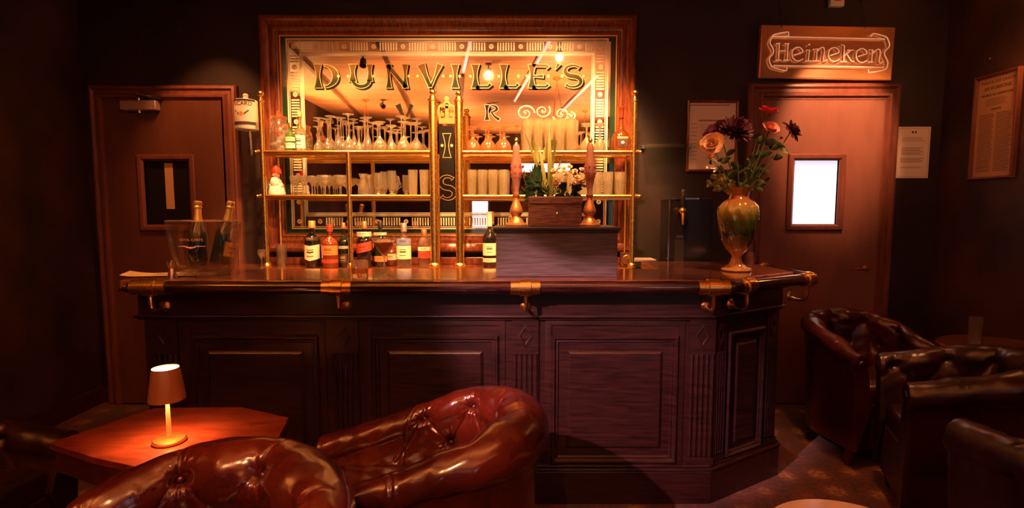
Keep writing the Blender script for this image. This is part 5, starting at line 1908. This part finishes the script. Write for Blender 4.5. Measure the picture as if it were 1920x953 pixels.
def nz(x, y):
    """zoomed-photo coordinates of the sign to sign plane"""
    u = (x - 25) / (1715 - 25) if False else None
    # bilinear from the four traced corners
    s = (x - (100 + (30 - 100) * (y - 105) / (775 - 105))) / ((1780 - 100) + ((1715 - 30) - (1780 - 100)) * (y - 105) / (775 - 105))
    ytop = 105 + (140 - 105) * s
    ybot = 775 + (805 - 775) * s
    q = (y - ytop) / (ybot - ytop)
    return (s * Wn, -0.018, (1 - q) * Hn)


def bez(pts, n=5):
    """smooth polyline through points (Catmull-Rom)"""
    P = [pts[0]] + pts + [pts[-1]]
    out = []
    for i in range(1, len(P) - 2):
        for k in range(n):
            s = k / n
            out.append(tuple(0.5 * ((2 * P[i][c]) + (-P[i - 1][c] + P[i + 1][c]) * s + (2 * P[i - 1][c] - 5 * P[i][c] + 4 * P[i + 1][c] - P[i + 2][c]) * s * s + (-P[i - 1][c] + 3 * P[i][c] - 3 * P[i + 1][c] + P[i + 2][c]) * s ** 3) for c in (0, 1)))
    out.append(tuple(pts[-1]))
    return out


E = [(470, 495), (520, 480), (575, 462), (572, 425), (530, 398), (480, 412), (448, 460), (450, 520), (480, 560), (530, 570), (582, 542)]
NN = [(762, 450), (800, 412), (838, 400), (852, 440), (842, 500), (835, 550), (852, 572), (885, 555)]
tubes = [[(250, 355), (300, 352)], [(360, 355), (415, 355)], [(290, 355), (272, 560)], [(400, 360), (380, 560)], [(300, 442), (365, 446)], [(235, 560), (305, 562)], [(335, 560), (410, 562)],
         bez(E), [(622, 438), (665, 430), (645, 566)], [(605, 568), (685, 570)],
         [(708, 428), (765, 415), (745, 566)], [(700, 568), (780, 570)], bez(NN),
         bez([(x + 455, y + 5) for x, y in E]),
         [(1065, 368), (1105, 378), (1090, 576)], [(1045, 577), (1125, 579)], [(1100, 508), (1185, 434)], [(1138, 434), (1220, 436)], [(1135, 490), (1185, 572), (1220, 579)],
         bez([(x + 803, y + 18) for x, y in E]),
         [(1410, 432), (1458, 432), (1440, 580)], [(1393, 583), (1462, 584)], bez([(x + 700, y + 24) for x, y in NN])]
m = MB()
for tb_ in tubes:
    m.tube([Mn @ Vector(nz(*p)) for p in tb_], 0.0036, 8)
m.ball(Mn @ Vector(nz(664, 366)), 0.006, 8, 6)
obj('neon_lettering', m, 'neon_glow', t)
m = MB()
for tb_ in ([(215, 266), (1615, 298)], [(205, 628), (1590, 650)],
            bez([(225, 262), (300, 265), (410, 262)], 3), bez([(410, 262), (412, 222), (385, 210), (235, 240), (205, 272), (175, 345), (212, 425), (205, 480), (158, 540), (170, 615), (210, 655), (340, 692), (372, 680), (370, 648)], 4),
            bez([(1440, 270), (1455, 240), (1485, 230), (1620, 268), (1652, 305), (1668, 385), (1615, 445), (1607, 495), (1642, 575), (1638, 620), (1605, 675), (1412, 714), (1402, 680)], 4)):
    m.tube([Mn @ Vector(nz(*p)) for p in tb_], 0.0038, 8)
obj('neon_border', m, 'neon_glow', t)
m = MB()
for x, y in ((272, 540), (500, 565), (645, 550), (950, 575), (1090, 560), (1300, 580), (1540, 590), (215, 266), (1590, 650)):
    q = nz(x, y)
    m.tube([Mn @ Vector((q[0], 0.0, q[2])), Mn @ Vector((q[0], -0.018, q[2]))], 0.003, 6)
obj('tube_support', m, 'steel', t)
for px in (1466, 1622):
    m = MB()
    w0 = at(px, 52, Yq - 0.04) - org
    w1 = at(px - 6, 0, WB - 0.004) - org
    m.tube([w0, w1], 0.003, 6)
    m.ball(w1, 0.006, 8, 6)
    obj('hanging_wire', m, 'black_plastic', t)
# white exit light at the top
a, b = at(1556, 12, 3.82), at(1584, -20, 3.82)
t = thing('alarm_box', 'small white wall box with a red square at the top edge above the neon sign', 'alarm box', ((a.x + b.x) / 2, WB - 0.0005, a.z))
hw = (b.x - a.x) / 2
obj('box_body', MB().box(-hw, hw, -0.035, 0, 0, b.z - a.z), 'white_plastic', t, bevel=0.004)
obj('red_button', MB().box(-hw * 0.5, hw * 0.5, -0.038, -0.035, 0.035, 0.075), 'label_red', t, bevel=0.001)
# screws in the wall over the door
for px, py, lb in ((280, 61, 'small bright screw in the dark wall above the door closer'), (337, 61, 'second small bright screw in the dark wall, the one nearer the mirror')):
    p = at(px, py, WB)
    tag(obj('wall_screw', MB().lathe([(0, 0.012), (0.005, 0.011), (0.006, 0.008), (0.003, 0.006), (0.003, 0)], 10, Matrix.Rotation(PI / 2, 4, 'X')), 'steel', None, loc=(p.x, WB - 0.0003, p.z)), lb, 'screw')
p = at(1838, 108, 3.45)
tag(obj('wall_hook', MB().lathe([(0, 0.03), (0.007, 0.028), (0.008, 0.022), (0.004, 0.018), (0.004, 0)], 10, Matrix.Rotation(-PI / 2, 4, 'Y')), 'brass', None, loc=(WR - 0.0003, 3.47, p.z)), 'small brass hook in the side wall above the aged poster', 'hook')

# ================================================================== LEATHER TUB CHAIRS
def tub_chair(name, label, cx, cy, face, a=0.27, L=0.50, Hb=0.80, Hm=0.74, Ha=0.60, rb=0.085, ra=0.062, mat='leather', near=True, rows=2, nbut=7, sp=0.21, wr=0.035):
    """tub chair: faces +y locally, then turned; rim follows a U from one arm front round the back to the other"""
    t = thing(name, label, 'armchair', (cx, cy, 0), face)
    arcL = PI * a
    tot = 2 * L + arcL
    ns = 420 if near else 150
    nin, nroll, nout = (46, 44, 12) if near else (20, 22, 6)

    def frame(s):
        if s < L:
            p = Vector((-a, L - s))
            n = Vector((-1, 0))
        elif s > L + arcL:
            p = Vector((a, s - L - arcL))
            n = Vector((1, 0))
        else:
            th = (s - L) / a
            p = Vector((-a * math.cos(th), -a * math.sin(th)))
            n = Vector((-math.cos(th), -math.sin(th)))
        return p, n

    def dims(s):
        d = abs(s - tot / 2)
        half = arcL / 2
        if d < half:
            q = d / half
            H = Hb + (Hm - Hb) * (q ** 2.0)
        else:
            q = (d - half) / L
            H = Hm + (Ha - Hm) * (q ** 0.9)
        k = smoothstep(half * 1.15, half * 0.2, d)
        r = ra + (rb - ra) * k
        return H, r, k

    # buttons in (s, height below roll) space
    buts = [(tot / 2 + (i - (nbut - 1) / 2) * sp, 0) for i in range(nbut)]
    if rows > 1:
        buts += [(tot / 2 + (i - (nbut - 2) / 2) * sp, 1) for i in range(nbut - 1)]
    dv = 0.13
    zseat = 0.36
    rowsv = []
    butpos = []
    for i in range(ns + 1):
        s = tot * i / ns
        p, n = frame(s)
        H, r, k = dims(s)
        zc = H - r
        prof = []            # (offset along n, z, normal n-part, normal z-part, l) ; l = arc length measured from first button row, upwards positive
        lean = 0.05 + 0.02 * k
        th0 = 205.0
        x1 = r * math.cos(math.radians(th0))
        z1 = zc + r * math.sin(math.radians(th0))
        for j in range(nin):
            q = j / nin
            x0 = x1 - lean * (1 - q) ** 1.2 * 0.8
            z = zseat + (z1 - zseat) * q
            prof.append((x0, z, -1.0, 0.15, z - z1))
        for j in range(nroll + 1):
            th = math.radians(th0 + (-50 - th0) * j / nroll)
            prof.append((r * math.cos(th), zc + r * math.sin(th) * 1.0, math.cos(th), math.sin(th), (math.radians(th0) - th) * r))
        xe, ze = prof[-1][0], prof[-1][1]
        for j in range(1, nout + 1):
            q = j / nout
            prof.append((xe - 0.012 * math.sin(PI * q * 0.5) - 0.02 * q, ze + (0.10 - ze) * q, 1.0, 0.0, 9.0))
        row = []
        for (o, z, nn, nzv, l) in prof:
            disp = 0.0
            if l < 8.0:
                lv = l - wr
                nearest = min(abs(s - b[0]) for b in buts if b[1] == 0)
                # pillow between the pleats
                fade_top = smoothstep(r * 3.1, r * 1.5, l)
                inz = smoothstep(-0.30, -0.02, lv)
                pil = 0.5 - 0.5 * math.cos(2 * PI * (min(nearest, sp / 2) / sp))
                span = smoothstep((nbut - 1) / 2 * sp + 0.05, (nbut - 1) / 2 * sp - 0.02, abs(s - tot / 2))
                disp += 0.017 * (pil - 0.35) * smoothstep(r * 2.3, r * 1.0, l) * span * (1 if lv > -0.02 else 0.6)
                for (bs, br) in buts:
                    ds = s - bs
                    if abs(ds) > 0.14:
                        continue
                    dl = lv + br * dv
                    d2 = math.hypot(ds, dl)
                    disp -= 0.034 * math.exp(-(d2 / 0.022) ** 2) + 0.012 * math.exp(-(d2 / 0.05) ** 2)
                    # fan of small gathers round each button
                    if 0.006 < d2 < 0.085:
                        ang = math.atan2(dl, ds)
                        disp -= 0.0032 * math.cos(13 * ang + bs * 7) * math.exp(-((d2 - 0.028) / 0.024) ** 2)
                    if br == 0 and dl > 0:      # pleat running up over the roll
                        disp -= 0.008 * math.exp(-(ds / 0.005) ** 2) * smoothstep(r * 1.6, r * 0.5, dl)
                    # diagonal pleats down to the next row
                    if rows > 1 and br == 0 and -dv < dl < 0:
                        for sg in (-1, 1):
                            e_ = ds - sg * (-dl / dv) * sp / 2
                            disp -= 0.007 * math.exp(-(e_ / 0.006) ** 2)
                    if rows > 1 and br == 1 and dl < 0:
                        disp -= 0.008 * math.exp(-(ds / 0.006) ** 2)
                if not span:
                    pass
                # seam where the arm leather meets the back leather
                for sg in (-1, 1):
                    e_ = s - (tot / 2 + sg * (arcL / 2 + 0.175 - 0.06 * smoothstep(0, r * 3, l)))
                    disp -= 0.0045 * math.exp(-(e_ / 0.0035) ** 2) - 0.002 * math.exp(-((abs(e_) - 0.009) / 0.005) ** 2)
                # gentle wrinkles
                disp += 0.0016 * math.sin(s * 61 + l * 37) * math.sin(s * 23 - l * 51)
            else:
                disp += 0.0
            oo = o + nn * disp
            zz = z + nzv * disp
            row.append((p.x + n.x * oo, p.y + n.y * oo, zz))
        rowsv.append(row)
    m = MB().grid(rowsv)
    m.f = [f[::-1] for f in m.f]
    sh = obj('padded_shell', m, mat, t, smooth=75)
    if near:
        for (bs, br) in buts:
            bm = MB()
            if not (0.05 < bs < tot - 0.05):
                continue
            p, n = frame(bs)
            H, r, k = dims(bs)
            zc = H - r
            th = math.radians(205) - wr / r
            if br == 0:
                o, z = r * math.cos(th), zc + r * math.sin(th)
                nn, nzv = math.cos(th), math.sin(th)
            else:
                z = zc + r * math.sin(math.radians(205)) - (dv - wr)
                o = r * math.cos(math.radians(205)) - 0.02
                nn, nzv = -1, 0.15
            oo, zz = o - nn * 0.040, z - nzv * 0.040
            bm.ball((p.x + n.x * oo, p.y + n.y * oo, zz), 0.009, 10, 8)
            obj('button', bm, mat, sh)
    # arm fronts: capped scrolls with a leather facing
    for idx, row in ((0, rowsv[0]), (-1, rowsv[-1])):
        c = MB()
        pts = [Vector(q) for q in row]
        # facing panel 12 mm proud, slightly inset
        ctr = sum(pts, Vector()) / len(pts)
        f0 = [q for q in pts]
        f1 = [Vector((q.x + (ctr.x - q.x) * 0.04, q.y + 0.014, q.z + (ctr.z - q.z) * 0.015)) for q in pts]
        n_ = len(pts)
        c.add(f0 + f1, [(i, (i + 1) % n_, (i + 1) % n_ + n_, i + n_) for i in range(n_)] + [tuple(range(n_, 2 * n_))])
        H, r, k = dims(0)
        sx = -1 if idx == 0 else 1
        M = T((sx * a, L + 0.012, H - r)) @ Matrix.Rotation(-PI / 2, 4, 'X')
        c.lathe([(0, 0.012), (r * 0.28, 0.010), (r * 0.34, 0.004), (r * 0.5, 0.006), (r * 0.72, 0.008), (r * 0.90, 0.004), (r * 0.98, -0.012)], 28, M)
        obj('arm_facing', c, mat, t, smooth=50)
    # seat platform and cushion
    inner = a - 0.085
    poly = [(-inner, L - 0.01)] + [(-inner * math.cos(PI * i / 16), -inner * math.sin(PI * i / 16)) for i in range(17)] + [(inner, L - 0.01)]
    pb = [(-a + 0.015, L - 0.005)] + [(-(a - 0.015) * math.cos(PI * i / 20), -(a - 0.015) * math.sin(PI * i / 20)) for i in range(21)] + [(a - 0.015, L - 0.005)]
    obj('seat_base', MB().prism(pb, 0.10, 0.355), 'leather_dark', t, smooth=40, bevel=0.01)
    cush = MB()
    rws = []
    cen = Vector((0, (L - inner) / 2))
    for (kq, z) in ((0.0, 0.357), (0.985, 0.357), (1.0, 0.37), (1.0, 0.43), (0.975, 0.452), (0.9, 0.463), (0.6, 0.474), (0.0, 0.478)):
        rws.append([(cen.x + (x - cen.x) * kq, cen.y + (y - cen.y) * kq, z) for x, y in poly])
    cush.grid(rws, wrap=True)
    cush.f = [f[::-1] for f in cush.f]
    obj('seat_cushion', cush, mat, t, smooth=60)
    for sx, sy in ((-a * 0.9, L - 0.06), (a * 0.9, L - 0.06), (-a * 0.65, -a * 0.65), (a * 0.65, -a * 0.65)):
        obj('foot', MB().lathe([(0, 0), (0.016, 0), (0.020, 0.01), (0.028, 0.05), (0.022, 0.08), (0.030, 0.10), (0, 0.10)], 16, T((sx, sy, 0))), 'table_side', t)
    return t


# chair with its back to the table, facing the viewer
tub_chair('leather_armchair', 'buttoned oxblood tub armchair with its back toward the lamp table', -0.715, 1.035, PI - 0.42, a=0.295, L=0.36, Hb=0.840, Hm=0.765, Ha=0.62, rb=0.092, ra=0.066, nbut=5, sp=0.25, wr=0.088)
# chair side-on to the bar, back towards the middle
tub_chair('leather_armchair', 'buttoned oxblood tub armchair standing side-on in front of the bar panels', -0.235, 1.775, PI / 2 + 0.02, L=0.50, Hb=0.775, Hm=0.705, Ha=0.535, rb=0.090, ra=0.060, nbut=6, sp=0.21, wr=0.04)
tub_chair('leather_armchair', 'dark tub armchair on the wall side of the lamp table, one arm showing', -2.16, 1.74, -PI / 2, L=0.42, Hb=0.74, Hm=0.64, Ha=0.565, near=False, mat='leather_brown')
tub_chair('leather_armchair', 'dark red tub armchair standing beyond the canted end of the bar', 2.08, 3.10, PI + 0.22, L=0.24, Hb=0.80, Hm=0.74, Ha=0.65, ra=0.052, rb=0.065, near=False, mat='leather_far')
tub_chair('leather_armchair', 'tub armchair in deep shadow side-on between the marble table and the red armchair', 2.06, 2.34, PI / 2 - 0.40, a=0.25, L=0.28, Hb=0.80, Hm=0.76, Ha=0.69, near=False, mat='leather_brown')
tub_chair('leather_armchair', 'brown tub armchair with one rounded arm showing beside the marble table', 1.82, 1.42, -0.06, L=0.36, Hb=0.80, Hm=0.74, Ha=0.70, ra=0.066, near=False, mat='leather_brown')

# ------------------------------------------------------------------ lamp table
ZTB = 0.62
pts = [(92, 831), (178, 859), (300, 885), (478, 848), (521, 823), (541, 783), (452, 763), (290, 765)]


def on(px, py, z):
    a = at(px, py, 1.0)
    k = (z - CAMZ) / (a.z - CAMZ)
    return (a.x * k, k)


poly = [on(px, py, ZTB) for px, py in pts]
cx = sum(p[0] for p in poly) / 8
cy = sum(p[1] for p in poly) / 8
poly = [(p[0] - cx, p[1] - cy) for p in poly]
t = thing('lamp_table', 'eight-sided red mahogany table carrying the small glowing lamp', 'table', (cx, cy, 0))


def shrink(pl_, k):
    return [(x * k, y * k) for x, y in pl_]


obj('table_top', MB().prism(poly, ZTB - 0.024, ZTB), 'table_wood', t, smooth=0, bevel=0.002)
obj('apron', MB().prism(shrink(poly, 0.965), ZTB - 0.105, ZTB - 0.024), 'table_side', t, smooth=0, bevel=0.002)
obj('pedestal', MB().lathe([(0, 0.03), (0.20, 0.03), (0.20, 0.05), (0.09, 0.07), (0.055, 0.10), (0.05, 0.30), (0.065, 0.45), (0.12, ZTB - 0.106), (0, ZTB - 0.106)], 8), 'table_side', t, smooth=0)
obj('foot_plate', MB().prism(shrink(poly, 0.62), 0.0, 0.03), 'table_side', t, smooth=0, bevel=0.004)
# the lamp
lx, ly = on(318, 829, ZTB)
t = thing('table_lamp', 'small cordless brass table lamp glowing on the red table', 'lamp', (lx, ly, ZTB + 0.0005))
HS = (at(315, 690, ly).z - ZTB)
obj('lamp_base', MB().lathe([(0, 0), (0.050, 0), (0.052, 0.003), (0.052, 0.010), (0.049, 0.013), (0.008, 0.015), (0, 0.015)], 32), 'brass_dull', t)
obj('pole', MB().lathe([(0, 0.0151), (0.0085, 0.0151), (0.0065, HS * 0.5), (0.0085, HS - 0.090), (0, HS - 0.090)], 16), 'cork_gold', t)
obj('lamp_shade', MB().lathe([(0.057, HS - 0.112), (0.0575, HS - 0.110), (0.0425, HS), (0.0405, HS), (0.0405, HS - 0.006), (0.0555, HS - 0.110), (0.057, HS - 0.112)], 48), 'copper', t)
obj('top_diffuser', MB().lathe([(0, HS - 0.006), (0.0402, HS - 0.006), (0.0402, HS - 0.010), (0, HS - 0.010)], 32), 'lamp_glow', t)
obj('led_disc', MB().lathe([(0.010, HS - 0.092), (0.050, HS - 0.092), (0.050, HS - 0.089), (0.010, HS - 0.089)], 32), 'lamp_glow', t)
lamp('table_lamp_light', 'SPOT', (lx, ly - 0.0, ZTB + HS - 0.098), 17, (1.0, 0.40, 0.12), 0.03, (lx, ly, 0), 150, 0.9)

# round marble table by the viewer
t = thing('marble_table', 'small round pale marble table showing only its far rim at the lower edge', 'table', (0.965, 1.395, 0))
obj('table_top', MB().lathe([(0, 0.475), (0.235, 0.475), (0.250, 0.483), (0.250, 0.492), (0.242, 0.50), (0, 0.50)], 64), 'marble', t)
obj('pedestal', MB().lathe([(0, 0), (0.17, 0), (0.17, 0.012), (0.04, 0.03), (0.022, 0.06), (0.020, 0.44), (0.05, 0.474), (0, 0.474)], 24), 'black_plastic', t)

# dark table by the side wall with two glasses
t = thing('corner_table', 'dark round table in the shadowy corner behind the armchairs', 'table', (2.72, 2.92, 0))
obj('table_top', MB().lathe([(0, 0.635), (0.27, 0.635), (0.285, 0.645), (0.285, 0.655), (0.275, 0.662), (0, 0.662)], 48), 'top_wood', t)
obj('pedestal', MB().lathe([(0, 0), (0.18, 0), (0.18, 0.015), (0.05, 0.04), (0.03, 0.07), (0.03, 0.60), (0.06, 0.634), (0, 0.634)], 24), 'black_plastic', t)
o = put_glass('highball', 'highball_glass', 'glass', 1700, 2.90, 0.662, 'empty tumbler standing on the dark corner table', None, 'glass_clear')
o.location.x = 2.56
t = thing('card_holder', 'small low menu card lying on the dark corner table', 'menu card', (2.66, 2.80, 0.6625))
obj('card', MB().box(-0.06, 0.06, -0.03, 0.03, 0, 0.004, rz(0.3)), 'menu_paper', t, smooth=0)


# ------------------------------------------------------------------ sconces and ceiling spots
def sconce(x, y, z, side, lb):
    t = thing('wall_sconce', lb, 'wall lamp', (x, y, z))
    s = side      # +1: on the right wall (lamp towards -x)
    obj('wall_plate', MB().lathe([(0, 0), (0.045, 0), (0.045, 0.008), (0.02, 0.018), (0, 0.018)], 24, Matrix.Rotation(-s * PI / 2, 4, 'Y')), 'brass_dull', t)
    obj('lamp_arm', MB().tube([(-s * 0.015, 0, 0), (-s * 0.08, 0, -0.01), (-s * 0.12, 0, 0.03), (-s * 0.12, 0, 0.07)], 0.008, 8), 'brass_dull', t)
    obj('lamp_shade', MB().lathe([(0.030, 0.07), (0.075, 0.17), (0.073, 0.17), (0.028, 0.071)], 28, T((-s * 0.12, 0, 0))), 'menu_paper', t)
    obj('bulb', MB().ball((-s * 0.12, 0, 0.105), 0.022, 14, 10), 'bulb_glow', t)


sconce_words = ['beside the aged poster', 'seen glowing in the bar mirror', 'added out of view to brighten the ceiling']
for (x_, y_, s_, e_), wd in zip(SCONCES, sconce_words):
    sconce((WR if s_ > 0 else WL) - s_ * 0.0005, y_, 2.30, s_, 'small shaded brass wall lamp ' + wd)
names = ['over the champagne bucket side of the mirror', 'over the stemware', 'over the amber coupes', 'over the tall tumblers', 'over the lighter door', 'over the flower vase', 'over the darker door', 'over the champagne bucket', 'over the side-on armchair', 'over the armchair with its back to the table', 'over the gap between bar and red armchair', 'in front of the beer pumps', 'in front of the stemware', 'added behind the viewer to throw pink on the bar front']
for (p_, t_, e_, a_, c_), nm in zip(SPOTS, names):
    t = thing('ceiling_spotlight', 'small black ceiling spotlight ' + nm, 'spotlight', (p_[0], p_[1], ZC - 0.0005))
    d = (Vector(t_) - Vector(p_)).normalized()
    M = T((0, 0, p_[2] - ZC)) @ d.to_track_quat('-Z', 'Y').to_matrix().to_4x4()
    obj('ceiling_plate', MB().lathe([(0, 0), (0.035, 0), (0.035, -0.012), (0.008, -0.016), (0.008, -0.06), (0, -0.06)], 20), 'black_plastic', t)
    obj('lamp_can', MB().lathe([(0, 0.055), (0.03, 0.05), (0.036, 0.0), (0.036, -0.03), (0.034, -0.03), (0.034, 0.0), (0, 0.0)], 20, M), 'black_plastic', t)
    obj('lens', MB().lathe([(0, 0.002), (0.032, 0.002), (0.032, 0.004), (0, 0.004)], 16, M), 'spot_glow', t)

for (x_, y_), wd in zip(FILL_BOWLS, ('behind the viewer on the door side', 'behind the viewer on the marble table side', 'over the armchair nearest the lamp table', 'over the marble table', 'beside the wall lamp glowing in the mirror', 'in the street end of the room')):
    t = thing('fill_bowl', 'added dark metal uplighter bowl, out of view, brightening the ceiling ' + wd, 'pendant lamp', (x_, y_, ZC - 0.0005))
    obj('ceiling_rose', MB().lathe([(0, 0), (0.05, 0), (0.05, -0.01), (0.012, -0.03), (0, -0.03)], 24), 'brass_dull', t)
    for k_ in range(3):
        a_ = 2 * PI * k_ / 3
        obj('chain', MB().tube([(0, 0, -0.03), (0.13 * math.cos(a_), 0.13 * math.sin(a_), -0.78)], 0.003, 6), 'brass_dull', t)
    obj('lamp_bowl', MB().lathe([(0, -0.86), (0.06, -0.85), (0.12, -0.81), (0.145, -0.77), (0.142, -0.77), (0.117, -0.806), (0.058, -0.845), (0, -0.855)], 28), 'black_plastic', t)
    obj('bulb', MB().ball((0, 0, -0.81), 0.03, 14, 10), 'bulb_glow', t)
